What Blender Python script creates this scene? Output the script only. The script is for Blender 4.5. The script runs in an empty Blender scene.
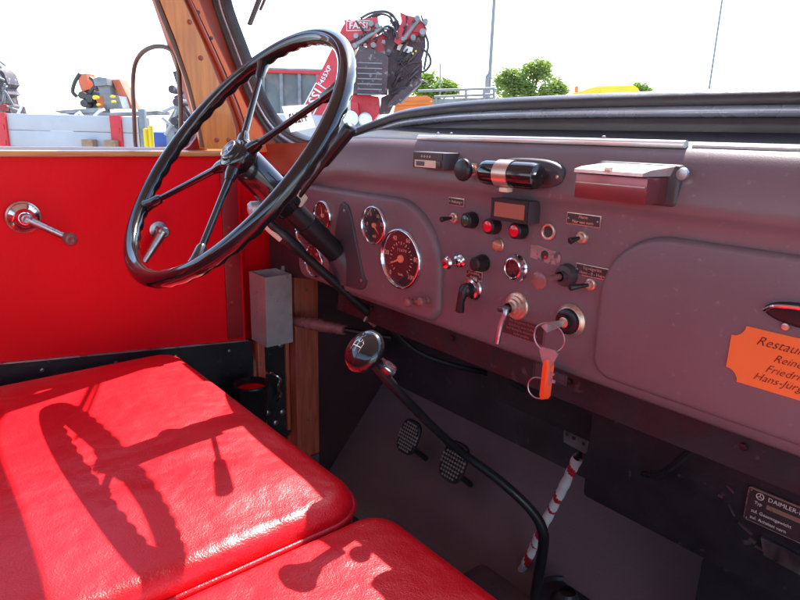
import bpy, bmesh, math, random
from mathutils import Vector, Matrix, noise
random.seed(7)
R = math.radians
S = bpy.context.scene
COL = S.collection
V = Vector

# ------------------------------------------------------------ camera, light
cam = bpy.data.objects.new('camera', bpy.data.cameras.new('camera'))
COL.objects.link(cam); S.camera = cam
cam.data.sensor_width = 36; cam.data.lens = 27.9
cam.data.clip_start = .02; cam.data.clip_end = 3000
_r, _u, _f = V((0.6374, 0.7701, 0.0253)), V((-0.215, 0.1463, 0.9656)), V((-0.7399, 0.6209, -0.2588))
CM = Matrix((_r, _u, -_f)).transposed().to_4x4(); CM.translation = V((0, 0, 2.05))
cam.matrix_world = CM

SUN_DIR = V((-.262, .528, .808)).normalized()
wd = bpy.data.worlds.new('World'); S.world = wd; wd.use_nodes = True
nt = wd.node_tree; bg = nt.nodes['Background']
sky = nt.nodes.new('ShaderNodeTexSky'); sky.sky_type = 'NISHITA'; sky.sun_disc = False
sky.sun_elevation = math.asin(SUN_DIR.z); sky.sun_rotation = math.atan2(SUN_DIR.x, SUN_DIR.y)
sky.air_density = 1.0; sky.dust_density = .7; sky.ozone_density = 1.0
nt.links.new(sky.outputs[0], bg.inputs[0]); bg.inputs[1].default_value = .15
sl = bpy.data.lights.new('sun', 'SUN'); so = bpy.data.objects.new('sun', sl); COL.objects.link(so)
sl.energy = 3.6; sl.angle = R(.5); sl.color = (1, .95, .88)
so.rotation_euler = SUN_DIR.to_track_quat('Z', 'Y').to_euler()
S.view_settings.view_transform = 'Standard'; S.view_settings.look = 'None'
S.view_settings.exposure = 1.85; S.view_settings.gamma = 1
S.cycles.max_bounces = 12; S.cycles.diffuse_bounces = 8; S.cycles.transparent_max_bounces = 16

# ------------------------------------------------------------ materials
def mat(name, col, rough=.5, metal=0., var=.0, vscale=6., bump=0., bscale=60., rvar=0., coat=0.,
        col2=None, c2scale=5., c2amt=0., spec=.5, stretch=None, bdist=.002):
    m = bpy.data.materials.new(name); m.use_nodes = True
    n = m.node_tree.nodes; L = m.node_tree.links; b = n['Principled BSDF']
    b.inputs['Base Color'].default_value = (*col, 1); b.inputs['Roughness'].default_value = rough
    b.inputs['Metallic'].default_value = metal; b.inputs['Coat Weight'].default_value = coat
    b.inputs['Specular IOR Level'].default_value = spec
    tc = n.new('ShaderNodeTexCoord'); src = tc.outputs['Object']
    if stretch:
        mp = n.new('ShaderNodeMapping'); mp.inputs['Scale'].default_value = stretch
        L.new(src, mp.inputs[0]); src = mp.outputs[0]
    def nz(sc, det=4):
        t = n.new('ShaderNodeTexNoise'); t.inputs['Scale'].default_value = sc; t.inputs['Detail'].default_value = det
        L.new(src, t.inputs['Vector']); return t
    cur = None
    if var:
        t = nz(vscale, 6); mx = n.new('ShaderNodeMix'); mx.data_type = 'RGBA'
        mx.inputs[6].default_value = (*[c*(1-var) for c in col], 1); mx.inputs[7].default_value = (*[min(1, c*(1+var)) for c in col], 1)
        mr = n.new('ShaderNodeMapRange'); mr.inputs[1].default_value = .3; mr.inputs[2].default_value = .7
        L.new(t.outputs[0], mr.inputs[0]); L.new(mr.outputs[0], mx.inputs[0]); cur = mx.outputs[2]
    if col2:
        t = nz(c2scale, 8); mr = n.new('ShaderNodeMapRange'); mr.inputs[1].default_value = .62-c2amt*.3; mr.inputs[2].default_value = .70-c2amt*.3
        L.new(t.outputs[0], mr.inputs[0])
        mx = n.new('ShaderNodeMix'); mx.data_type = 'RGBA'; L.new(mr.outputs[0], mx.inputs[0])
        if cur: L.new(cur, mx.inputs[6])
        else: mx.inputs[6].default_value = (*col, 1)
        mx.inputs[7].default_value = (*col2, 1); cur = mx.outputs[2]
    if cur: L.new(cur, b.inputs['Base Color'])
    if rvar:
        t = nz(vscale*2.3, 5); mr = n.new('ShaderNodeMapRange'); mr.inputs[1].default_value = .3; mr.inputs[2].default_value = .7
        mr.inputs[3].default_value = max(.02, rough-rvar); mr.inputs[4].default_value = min(1, rough+rvar)
        L.new(t.outputs[0], mr.inputs[0]); L.new(mr.outputs[0], b.inputs['Roughness'])
    if bump:
        t = nz(bscale, 3); bp = n.new('ShaderNodeBump'); bp.inputs['Strength'].default_value = bump
        bp.inputs['Distance'].default_value = bdist
        L.new(t.outputs[0], bp.inputs['Height']); L.new(bp.outputs[0], b.inputs['Normal'])
    return m

def leather(name, col, rough=.42):
    m = mat(name, col, rough, 0, .08, 3.5, rvar=.04, spec=.5)
    n = m.node_tree.nodes; L = m.node_tree.links; b = n['Principled BSDF']; tc = n['Texture Coordinate']
    v = n.new('ShaderNodeTexVoronoi'); v.inputs['Scale'].default_value = 520; v.feature = 'SMOOTH_F1'
    w = n.new('ShaderNodeTexNoise'); w.inputs['Scale'].default_value = 9; w.inputs['Detail'].default_value = 3
    w2 = n.new('ShaderNodeTexNoise'); w2.inputs['Scale'].default_value = 260
    for t in (v, w, w2): L.new(tc.outputs['Object'], t.inputs['Vector'])
    b1 = n.new('ShaderNodeBump'); b1.inputs['Strength'].default_value = .5; b1.inputs['Distance'].default_value = .02
    b2 = n.new('ShaderNodeBump'); b2.inputs['Strength'].default_value = .32; b2.inputs['Distance'].default_value = .0012
    b3 = n.new('ShaderNodeBump'); b3.inputs['Strength'].default_value = .22; b3.inputs['Distance'].default_value = .0012
    L.new(w.outputs[0], b1.inputs['Height']); L.new(b1.outputs[0], b2.inputs['Normal']); L.new(v.outputs[0], b2.inputs['Height'])
    L.new(w2.outputs[0], b3.inputs['Height']); L.new(b2.outputs[0], b3.inputs['Normal']); L.new(b3.outputs[0], b.inputs['Normal'])
    return m

def wood(name, c1, c2, rough=.4, sc=(30, 30, 3)):
    m = mat(name, c1, rough, coat=.3)
    n = m.node_tree.nodes; L = m.node_tree.links; b = n['Principled BSDF']; tc = n['Texture Coordinate']
    mp = n.new('ShaderNodeMapping'); mp.inputs['Scale'].default_value = sc
    t = n.new('ShaderNodeTexNoise'); t.inputs['Scale'].default_value = 2.2; t.inputs['Detail'].default_value = 7; t.inputs['Distortion'].default_value = .6
    cr = n.new('ShaderNodeMix'); cr.data_type = 'RGBA'; cr.inputs[6].default_value = (*c1, 1); cr.inputs[7].default_value = (*c2, 1)
    mr = n.new('ShaderNodeMapRange'); mr.inputs[1].default_value = .35; mr.inputs[2].default_value = .65
    L.new(tc.outputs['Object'], mp.inputs[0]); L.new(mp.outputs[0], t.inputs['Vector']); L.new(t.outputs[0], mr.inputs[0])
    L.new(mr.outputs[0], cr.inputs[0]); L.new(cr.outputs[2], b.inputs['Base Color'])
    bp = n.new('ShaderNodeBump'); bp.inputs['Strength'].default_value = .15; bp.inputs['Distance'].default_value = .001
    L.new(t.outputs[0], bp.inputs['Height']); L.new(bp.outputs[0], b.inputs['Normal'])
    return m

def glass(name, refl=.05, tint=(1, 1, 1), dust_haze=0., fk=.35):
    m = bpy.data.materials.new(name); m.use_nodes = True; n = m.node_tree.nodes; L = m.node_tree.links
    n.remove(n['Principled BSDF']); out = n['Material Output']
    tr = n.new('ShaderNodeBsdfTransparent'); tr.inputs[0].default_value = (*tint, 1)
    gl = n.new('ShaderNodeBsdfGlossy'); gl.inputs['Roughness'].default_value = .01
    mx = n.new('ShaderNodeMixShader'); fr = n.new('ShaderNodeLayerWeight'); fr.inputs[0].default_value = .25
    mu = n.new('ShaderNodeMath'); mu.operation = 'MULTIPLY_ADD'; mu.inputs[1].default_value = fk; mu.inputs[2].default_value = refl
    L.new(fr.outputs['Fresnel'], mu.inputs[0]); L.new(mu.outputs[0], mx.inputs[0]); L.new(tr.outputs[0], mx.inputs[1]); L.new(gl.outputs[0], mx.inputs[2])
    last = mx.outputs[0]
    if dust_haze:  # dust specks plus a thin diffuse veil standing in for glare haze
        df = n.new('ShaderNodeBsdfDiffuse'); df.inputs[0].default_value = (.75, .75, .75, 1)
        tc = n.new('ShaderNodeTexCoord'); tx = n.new('ShaderNodeTexNoise'); tx.inputs['Scale'].default_value = 260
        mr = n.new('ShaderNodeMapRange'); mr.inputs[1].default_value = .60; mr.inputs[2].default_value = .72
        mr.inputs[3].default_value = dust_haze*.25; mr.inputs[4].default_value = dust_haze*3
        L.new(tc.outputs['Object'], tx.inputs[0]); L.new(tx.outputs[0], mr.inputs[0])
        m2 = n.new('ShaderNodeMixShader'); L.new(mr.outputs[0], m2.inputs[0]); L.new(last, m2.inputs[1]); L.new(df.outputs[0], m2.inputs[2]); last = m2.outputs[0]
    L.new(last, out.inputs[0])
    return m

def leafm_(name, c):
    m = mat(name, c, .7); n = m.node_tree.nodes; L = m.node_tree.links; b = n['Principled BSDF']; out = n['Material Output']
    t = n.new('ShaderNodeBsdfTranslucent'); t.inputs[0].default_value = (*c, 1)
    mx = n.new('ShaderNodeMixShader'); mx.inputs[0].default_value = .55
    L.new(b.outputs[0], mx.inputs[1]); L.new(t.outputs[0], mx.inputs[2]); L.new(mx.outputs[0], out.inputs[0]); return m
M = dict(
 dash=mat('dash_paint', (.180, .120, .130), .42, 0, .12, 5, .25, 700, .07, bdist=.0006, spec=.5, col2=(.22, .17, .175), c2scale=110, c2amt=-.12),
 darktop=mat('dash_top_black', (.022, .018, .02), .5, 0, .2, 7, .2, 200, .08),
 dashdark=mat('dash_dark_paint', (.06, .048, .055), .45, 0, .15, 7, .2, 400, .06, bdist=.0006),
 roll_=mat('dash_roll_paint', (.040, .034, .040), .36, 0, .12, 5, .2, 600, .05, bdist=.0005),
 rail=mat('polished_rail', (.96, .94, .93), .2, .45, .06, 20, rvar=.05),
 red=mat('door_red', (.82, .0015, .010), .42, 0, .08, 3, .2, 90, .07, spec=.18),
 reddark=mat('door_edge_red', (.30, .012, .016), .4, 0, .15, 5, .2, 90, .06),
 orange_wood=wood('orange_wood', (.78, .28, .04), (.58, .18, .03), .35, (40, 40, 4)),
 sill_wood=wood('sill_wood', (.74, .34, .10), (.55, .22, .06), .3, (40, 4, 40)),
 brown=mat('brown_frame_paint', (.36, .060, .026), .4, 0, .2, 9, .2, 60, .08),
 orangepaint=mat('orange_frame_paint', (.78, .17, .04), .38, 0, .15, 9, .2, 60, .08),
 brownwood=wood('brown_wood', (.62, .13, .075), (.42, .08, .045), .4, (40, 40, 4)),
 rubber=mat('black_rubber', (.045, .04, .043), .36, 0, .2, 10, .2, 150, .1),
 blue_shine=mat('gasket_shine', (.42, .47, .56), .26, .5, .15, 14, rvar=.08),  # blue shine of the black gasket, put into the colour
 black=mat('black_gloss', (.010, .010, .011), .13, 0, rvar=.05, vscale=14, coat=.6, bump=.05, bscale=60),
 blacksat=mat('black_satin', (.016, .015, .017), .35, 0, .2, 9, .2, 120, .1),
 blackpanel=mat('underdash_black', (.018, .015, .018), .5, 0, .4, 9, .4, 60, .15, col2=(.07, .06, .06), c2scale=60, c2amt=-.07),
 chrome=mat('chrome', (.78, .76, .76), .12, 1, rvar=.06, vscale=30),
 steel=mat('dull_steel', (.48, .47, .47), .36, 1, .12, 18, .2, 120, .12),
 galv=mat('galvanised', (.56, .50, .49), .36, .45, .14, 25, .15, 80, .1),
 brass=mat('old_brass', (.72, .50, .38), .32, .75, .15, 40, rvar=.1),
 cream=mat('cream_plastic', (.68, .55, .42), .45, 0, .15, 30, .2, 100, .1),
 leather=leather('red_leather', (.70, .006, .014), .36),
 piping=leather('red_piping', (.50, .008, .018), .35),
 floor=mat('brown_floor_mat', (.20, .125, .13), .6, 0, .25, 4, .5, 240, .1, col2=(.10, .075, .075), c2scale=3, c2amt=.3),
 toe=mat('brown_toe_board', (.20, .12, .13), .55, 0, .2, 3, .5, 200, .1),
 firewallpaint=mat('firewall_paint', (.055, .038, .046), .5, 0, .35, 6, .4, 60, .12, col2=(.10, .08, .08), c2scale=38, c2amt=-.06),
 kick=mat('kick_panel_brown', (.06, .022, .026), .5, 0, .25, 5, .3, 120, .1),
 orange=mat('orange_plaque', (.95, .20, .05), .42, 0, .09, 9, .12, 60, .08),
 ink=mat('engraved_ink', (.10, .012, .008), .5),
 redlens=mat('red_lens', (.75, .01, .03), .2, coat=.5),
 greenlens=mat('green_lens', (.02, .07, .035), .2, coat=.5),
 amberlens=mat('amber_lens', (.50, .16, .09), .2, coat=.5),
 lcd=mat('display_window', (.36, .12, .08), .3, 0, .08, 20),
 pale=mat('pale_text', (.72, .58, .52), .5),
 dial=mat('dial_black', (.03, .024, .026), .4),
 dialred=mat('dial_numerals', (.80, .42, .34), .45),
 needle=mat('needle_orange', (.9, .32, .16), .4),
 plateback=mat('plate_black', (.05, .03, .032), .4),
 fob=mat('orange_fob', (1.0, .10, .02), .4),
 key=mat('key_steel', (.42, .37, .36), .4, .45, .1, 60, rvar=.1),
 grip=mat('brown_grip', (.26, .10, .095), .28, 0, .2, 20, .1, 90, .08),
 tapew=mat('white_tape', (.80, .74, .74), .45, 0, .1, 30),
 taper=mat('red_tape', (.50, .012, .03), .45, 0, .15, 30),
 head=mat('headliner', (.55, .5, .42), .8, 0, .05, 5),
 glass=glass('windscreen_glass', .0, dust_haze=.022),
 sideglass=glass('door_glass', .0, dust_haze=.004),
 gaugeglass=glass('gauge_glass', .0, fk=.16),
 mirror=mat('mirror_silver', (.92, .93, .95), .02, 1),
 mirrorframe=mat('mirror_frame', (.12, .075, .06), .35, .3, .2, 20),
 paper=leafm_('paper', (.80, .80, .80)),
 greyink=mat('grey_ink', (.10, .10, .11), .7),
 # outdoors
 ground=mat('yard_paving', (.30, .29, .28), .85, 0, .15, .6, .3, 20, col2=(.22, .21, .20), c2scale=.3, c2amt=.4),
 alu=mat('grey_sideboard', (.50, .49, .50), .5, .1, .10, 1.5, .1, 20, .08, col2=(.52, .53, .56), c2scale=2, c2amt=.2),
 bandred=mat('red_band', (.65, .02, .03), .4, 0, .1, 9),
 crane_red=mat('crane_red', (.62, .025, .045), .36, 0, .14, 3, .1, 20, .08, col2=(.30, .03, .04), c2scale=5, c2amt=.05),
 crane_orange=mat('crane_orange', (.75, .14, .05), .4, 0, .15, 4),
 crane_black=mat('crane_black', (.060, .032, .040), .5, 0, .3, 5, .3, 30, .1, col2=(.20, .19, .2), c2scale=16, c2amt=.12),
 pipe=mat('dark_pipe', (.09, .075, .08), .4, .3, .3, 9),
 crane_grey=mat('crane_grey', (.22, .23, .24), .45, .2, .3, 6, .2, 30, .1),
 white=mat('white_paint', (.8, .8, .8), .5),
 container=mat('container_grey', (.16, .19, .19), .6, 0, .25, 1.4, .2, 10, col2=(.24, .22, .2), c2scale=2, c2amt=.2),
 orangebody=mat('orange_body', (.75, .20, .03), .45, 0, .12, 2),
 yellow=mat('yellow_paint', (.85, .62, .02), .4, 0, .08, 2),
 blockwood=mat('block_wood', (.36, .22, .13), .8, 0, .2, 20),
 galvpost=mat('galvanised_post', (.26, .26, .26), .6, .1, .1, 3),
 bark=mat('bark', (.10, .075, .05), .9, 0, .3, 8),
 blueb=mat('blue_body', (.05, .10, .35), .5),
)
def leafmat(name, c):
    m = mat(name, c, .6, 0, .35, .9)
    n = m.node_tree.nodes; L = m.node_tree.links; b = n['Principled BSDF']; out = n['Material Output']
    t = n.new('ShaderNodeBsdfTranslucent'); t.inputs[0].default_value = (c[0]*1.6, c[1]*1.5, c[2], 1)
    mx = n.new('ShaderNodeMixShader'); mx.inputs[0].default_value = .4
    L.new(b.outputs[0], mx.inputs[1]); L.new(t.outputs[0], mx.inputs[2]); L.new(mx.outputs[0], out.inputs[0]); return m
M['leaf'] = leafmat('leaf_green', (.17, .27, .04)); M['leaf2'] = leafmat('leaf_olive', (.20, .28, .07))

# ------------------------------------------------------------ object helpers
WL = {}   # world location of every object made here
def thing(name, label, cat, loc, group=None):
    o = bpy.data.objects.new(name, None); COL.objects.link(o); o.empty_display_size = .05
    o.location = loc; WL[o] = V(loc); o['label'] = label; o['category'] = cat
    if group: o['group'] = group
    return o
def tag(o, label, cat, group=None, kind=None):
    if kind: o['kind'] = kind
    if label: o['label'] = label
    if cat: o['category'] = cat
    if group: o['group'] = group
    return o
def basis(d):
    d = V(d).normalized(); a = V((0, 0, 1)) if abs(d.z) < .9 else V((1, 0, 0))
    x = a.cross(d).normalized(); return x, d.cross(x).normalized(), d

class MB:
    def __init__(s): s.b = bmesh.new()
    def face(s, vs, mi=0):
        try: f = s.b.faces.new(vs); f.material_index = mi; return f
        except ValueError: return None
    def loop(s, pts): return [s.b.verts.new(p) for p in pts]
    def bridge(s, a, c, closed=True, mi=0):
        n = len(a)
        for i in range(n if closed else n-1):
            j = (i+1) % n; s.face([a[i], a[j], c[j], c[i]], mi)
    def box(s, c, d, rz=0, rx=0, ry=0, bev=0., mi=0):
        from mathutils import Euler
        m = Euler((rx, ry, rz)).to_matrix(); t = bmesh.new()
        bmesh.ops.create_cube(t, size=1, matrix=Matrix.Diagonal((*d, 1)))
        if bev: bmesh.ops.bevel(t, geom=list(t.edges), offset=bev, segments=2, affect='EDGES', profile=.6)
        mp = {}
        for v in t.verts: mp[v] = s.b.verts.new(m @ v.co + V(c))
        for f in t.faces: s.face([mp[v] for v in f.verts], mi)
        t.free(); return s
    def lathe(s, o, d, prof, n=28, mi=0, sx=1., sy=1.):     # prof: (distance along d, radius)
        x, y, z = basis(d); o = V(o); prev = None
        for k, (h, r) in enumerate(prof):
            if r <= 1e-6:
                c = s.b.verts.new(o + z*h)
                if prev is not None:
                    for i in range(len(prev)): s.face([prev[i], prev[(i+1) % len(prev)], c], mi) if len(prev) > 1 else None
                prev = [c]
            else:
                ring = s.loop([o + z*h + (x*math.cos(2*math.pi*i/n)*sx + y*math.sin(2*math.pi*i/n)*sy)*r for i in range(n)])
                if prev is not None:
                    if len(prev) == 1:
                        for i in range(n): s.face([prev[0], ring[(i+1) % n], ring[i]], mi)
                    else: s.bridge(prev, ring, mi=mi)
                prev = ring
        return s
    def cyl(s, a, b2, r, r2=None, n=20, mi=0):
        a = V(a); b2 = V(b2); r2 = r if r2 is None else r2; L = (b2-a).length
        return s.lathe(a, b2-a, [(0, 0), (0, r), (L, r2), (L, 0)], n, mi)
    def tube(s, pts, rad, n=10, closed=False, caps=True, mi=0, flat=1.):
        P = [V(p) for p in pts]; m = len(P); rings = []; px = None
        for i in range(m):
            if closed: t = P[(i+1) % m]-P[i-1]
            else: t = P[min(i+1, m-1)]-P[max(i-1, 0)]
            t.normalize()
            if px is None: px = basis(t)[0]
            else: px = (px - t*px.dot(t)).normalized()
            py = t.cross(px); r = rad[i] if isinstance(rad, (list, tuple)) else rad
            rings.append(s.loop([P[i] + (px*math.cos(2*math.pi*k/n) + py*math.sin(2*math.pi*k/n)*flat)*r for k in range(n)]))
        for i in range(m if closed else m-1): s.bridge(rings[i], rings[(i+1) % m], mi=mi)
        if caps and not closed: s.face(rings[0][::-1], mi); s.face(rings[-1], mi)
        return s
    def prism(s, pts, off, mi=0, off0=(0, 0, 0)):           # pts: 3-D polygon, off: extrusion vector
        o = V(off); a = s.loop([V(p)+V(off0) for p in pts]); c = s.loop([V(p)+o for p in pts])
        s.bridge(a, c, mi=mi); s.face(a[::-1], mi); s.face(c, mi); return s
    def pad(s, out, f, h, r, seg=4, mi=0, crown=0., rings=0, back=True):
        # out: 2-D outline (counter-clockwise), f(u,v,w)->3-D, h height, r edge radius
        n = len(out); P = [V((a, b2)) for a, b2 in out]; nr = []
        for i in range(n):
            t = (P[(i+1) % n]-P[i-1]).normalized(); nr.append(V((t.y, -t.x)))
        if sum(P[i].x*P[(i+1) % n].y-P[(i+1) % n].x*P[i].y for i in range(n)) < 0: nr = [-q for q in nr]
        lay = [(0., 0.)] + [(r*(1-math.cos(math.pi/2*k/seg)), h-r+r*math.sin(math.pi/2*k/seg)) for k in range(seg+1)]
        prev = None; first = None
        for ins, w in lay:
            ring = s.loop([f(P[i].x-nr[i].x*ins, P[i].y-nr[i].y*ins, w) for i in range(n)])
            if prev: s.bridge(prev, ring, mi=mi)
            else: first = ring
            prev = ring
        Q = [P[i]-nr[i]*r for i in range(n)]
        if rings:
            c = sum(Q, V((0, 0)))/n
            for k in range(1, rings+1):
                t = 1-k/rings
                if k == rings: cv = s.b.verts.new(f(c.x, c.y, h+crown)); [s.face([prev[i], prev[(i+1) % n], cv], mi) for i in range(n)]
                else:
                    ring = s.loop([f(c.x+(q.x-c.x)*t, c.y+(q.y-c.y)*t, h+crown*(1-t**3)) for q in Q]); s.bridge(prev, ring, mi=mi); prev = ring
        else: s.face(prev, mi)
        if back: s.face(first[::-1], mi)
        return s
    def text(s, body, o, size, ux=(1, 0, 0), uy=(0, 0, 1), h=.0004, shear=0., align='CENTER', space=1., mi=0, mirror=False, bold=0.):
        cu = bpy.data.curves.new('t', 'FONT'); cu.body = body; cu.size = size; cu.align_x = align; cu.align_y = 'CENTER'
        cu.extrude = h; cu.shear = shear; cu.space_character = space; cu.resolution_u = 2; cu.offset = bold
        ob = bpy.data.objects.new('t', cu); COL.objects.link(ob)
        me = bpy.data.meshes.new_from_object(ob.evaluated_get(bpy.context.evaluated_depsgraph_get()))
        bpy.data.objects.remove(ob); ux = V(ux).normalized(); uy = V(uy).normalized(); uz = ux.cross(uy)
        vs = [s.b.verts.new(V(o) + ux*(-v.co.x if mirror else v.co.x) + uy*v.co.y + uz*v.co.z) for v in me.vertices]
        for p in me.polygons: s.face([vs[i] for i in p.vertices], mi)
        bpy.data.meshes.remove(me); return s
    def build(s, name, m, parent=None, smooth=35, origin=None):
        bm = s.b
        bmesh.ops.recalc_face_normals(bm, faces=bm.faces)
        vs = [v.co for v in bm.verts]
        lo = V([min(v[i] for v in vs) for i in range(3)]); hi = V([max(v[i] for v in vs) for i in range(3)])
        c = V(origin) if origin is not None else (lo+hi)/2
        if parent is None and origin is None: c.z = lo.z
        bmesh.ops.translate(bm, vec=-c, verts=bm.verts)
        me = bpy.data.meshes.new(name); bm.to_mesh(me); bm.free()
        for q in (m if isinstance(m, (list, tuple)) else [m]): me.materials.append(M[q] if isinstance(q, str) else q)
        if smooth:
            me.shade_smooth(); me.set_sharp_from_angle(angle=R(smooth))
        o = bpy.data.objects.new(name, me); COL.objects.link(o); WL[o] = c
        if parent is not None: o.parent = parent; o.location = c-WL[parent]
        else: o.location = c
        return o

def rrect(x0, z0, x1, z1, r, n=6):
    rs = r if isinstance(r, (tuple, list)) else (r,)*4          # BL BR TR TL
    out = []
    for (cx, cz, a0, q) in ((x0+rs[0], z0+rs[0], 180, rs[0]), (x1-rs[1], z0+rs[1], 270, rs[1]), (x1-rs[2], z1-rs[2], 0, rs[2]), (x0+rs[3], z1-rs[3], 90, rs[3])):
        for k in range(n+1):
            a = R(a0+90*k/n); out.append((cx+q*math.cos(a), cz+q*math.sin(a)))
    return out
def smooth_loop(pts, n=6):                                      # closed Catmull-Rom
    o = []; m = len(pts); P = [V(p) for p in pts]
    for i in range(m):
        a, b, c, d = P[i-1], P[i], P[(i+1) % m], P[(i+2) % m]
        for k in range(n):
            t = k/n; o.append(.5*((2*b)+(c-a)*t+(2*a-5*b+4*c-d)*t*t+(3*b-a-3*c+d)*t**3))
    return o
def smooth_path(pts, n=6):
    P = [V(p) for p in pts]; Q = [P[0]*2-P[1]]+P+[P[-1]*2-P[-2]]; o = []
    for i in range(1, len(Q)-2):
        a, b, c, d = Q[i-1], Q[i], Q[i+1], Q[i+2]
        for k in range(n):
            t = k/n; o.append(.5*((2*b)+(c-a)*t+(2*a-5*b+4*c-d)*t*t+(3*b-a-3*c+d)*t**3))
    return o+[P[-1]]

D = .68                       # the dashboard face stands at y = D
def onface(y): return lambda u, v, w: V((u, y-w, v))

# ============================================================ THE YARD
g = MB(); n_ = 24
gr = [[g.b.verts.new((-700+1400*i/n_, -700+1400*j/n_, 0)) for j in range(n_+1)] for i in range(n_+1)]
for i in range(n_):
    for j in range(n_): g.face([gr[i][j], gr[i+1][j], gr[i+1][j+1], gr[i][j+1]])
tag(g.build('ground', 'ground'), None, None, kind='structure')

# ============================================================ CAB SHELL
cab = thing('truck_cab', 'brown and black painted shell of the old truck cab, seen from the passenger side', 'truck cab', (-.6, .3, 1.05))
MB().box((-.42, .30, 1.03), (1.96, 1.60, .04)).build('floor', 'floor', cab)
MB().box((-.40, .02, 2.53), (2.02, 1.16, .03), bev=.01).build('roof', 'head', cab)
rw = MB(); rw.box((-.4, -.52, 1.55), (1.98, .03, 1.0)); rw.box((-.4, -.52, 2.45), (1.98, .03, .14))
for x in (-1.28, .48): rw.box((x, -.52, 2.215), (.2, .03, .33))
rw.build('rear_wall', 'head', cab)
# firewall, toe board, side
fw_ = MB(); fw_.box((-.42, 1.115, 1.51), (1.98, .03, 1.04)); fw_.build('firewall', 'firewallpaint', cab)
tb = MB(); tb.prism([(-1.372, .86, 1.05), (-1.372, 1.10, 1.33), (-1.372, 1.12, 1.31), (-1.372, .88, 1.04)], (1.91, 0, 0)); tb.build('toe_board', 'toe', cab)
MB().box((-1.385, .985, 1.50), (.03, .25, 1.0)).build('side_panel', 'kick', cab)
MB().box((-1.44, .90, 1.48), (.06, .50, 1.06)).build('outer_side', 'red', cab)
ct_ = MB(); ct_.prism([(-1.46, .80, 1.985), (-1.46, 1.16, 1.88), (-1.46, 1.16, 1.84), (-1.46, .80, 1.94)], (2.1, 0, 0)); ct_.build('cowl_top', 'blacksat', cab)
cw = MB().box((.55, .95, 1.5), (.03, .32, .9)); cw.build('side_panel', 'kick', cab)
MB().box((-.45, .58, 1.107), (.62, .62, .116), bev=.02).build('tunnel_cover', 'floor', cab)
# heater/air box right of the tunnel
MB().box((.10, 1.0, 1.30), (.86, .2, .26), bev=.012).build('air_box', 'blackpanel', cab)

# windscreen surround -------------------------------------------------
wi = [V(p) for p in ((-1.4857, 0.6907, 2.3424), (-1.4695, 0.7335, 2.22), (-1.4632, 0.7668, 2.1249), (-1.4263, 0.7866, 2.0683), (-1.3566, 0.7962, 2.0409), (-1.2898, 0.7997, 2.0308), (-1.219, 0.798, 2.0357), (-1.0833, 0.7883, 2.0636), (-0.9419, 0.7781, 2.0925), (-0.8037, 0.7747, 2.1023), (-0.6897, 0.7734, 2.1061), (-0.5098, 0.7728, 2.1078), (-0.3734, 0.7737, 2.1051), (-0.2657, 0.7755, 2.1))]
wn_ = V((0, 1, .35)).normalized(); up_ = V((0, -.35, 1)).normalized()
mx_ = -.40
# upward continuation and mirrored right half
def wpt(x, z): return V((x, .80+.35*(2.03-z), z))
left = [*wi[0:12]]
full = [wpt(-1.28, 2.47), wpt(-1.39, 2.455), wpt(-1.435, 2.41), *left]
full += [wpt(2*mx_-p.x, p.z) for p in reversed(full)]
def resample(loop, step, it):
    L_ = loop+[loop[0]]; o = []; carry = 0.
    for i in range(len(L_)-1):
        a, b = L_[i], L_[i+1]; l = (b-a).length; t = carry
        while t < l: o.append(a+(b-a)*(t/l)); t += step
        carry = t-l
    for _ in range(it): o = [(o[i-1]+o[i]*2+o[(i+1) % len(o)])/4 for i in range(len(o))]
    return o
wob = resample(full, .012, 12)
def ring_off(loop, d):
    n = len(loop); c = V((mx_, 0, 2.25)); o = []
    for i in range(n):
        t = (loop[(i+1) % n]-loop[i-1]).normalized(); q = t.cross(wn_).normalized()
        o.append(q)
    # make sure the normals point outwards
    if (loop[0]-V((mx_, loop[0].y, 2.25))).dot(o[0]) < 0: o = [-q for q in o]
    return [loop[i]+o[i]*d for i in range(n)]
def band(loop, prof, name, m, parent):
    b = MB(); prev = None; first = None
    for d, w in prof:
        L_ = b.loop([p - wn_*w for p in ring_off(loop, d)])
        if prev: b.bridge(prev, L_)
        else: first = L_
        prev = L_
    b.bridge(prev, first)
    return b.build(name, m, parent, 50)
ws = MB(); ws.face(ws.loop([p+wn_*.004 for p in wob])); ws.build('windscreen', 'glass', cab, 0)
band(wob, [(0, -.01), (0, .008), (.004, .013), (.011, .014), (.014, .010), (.014, -.01)], 'windscreen_gasket', 'rubber', cab)
band(wob, [(.0145, -.008), (.0145, .010), (.018, .014), (.024, .014), (.028, .010), (.028, -.008)], 'gasket_shine_strip', 'blue_shine', cab)  # strip that carries the gasket's painted blue shine
band(wob, [(.0285, -.006), (.0285, .014), (.034, .020), (.046, .020), (.052, .010), (.052, -.006)], 'frame_lip', 'rubber', cab)
band(wob, [(.0525, .0), (.0525, .012), (.07, .016), (.095, .02), (.13, .03), (.13, .012)], 'windscreen_frame', 'brown', cab)
# header above the windscreen
MB().box((-.4, .60, 2.53), (2.06, .10, .06), rx=-.3).build('header', 'brown', cab)
for sx in (-1, 1):
    p = MB(); xx = mx_+sx*1.15
    p.prism([(xx-.03, .80, 2.0), (xx-.03, .655, 2.0), (xx-.03, .50, 2.50), (xx-.03, .62, 2.52)], (.06, 0, 0))
    p.build('windscreen_pillar', 'brown', cab)
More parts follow.
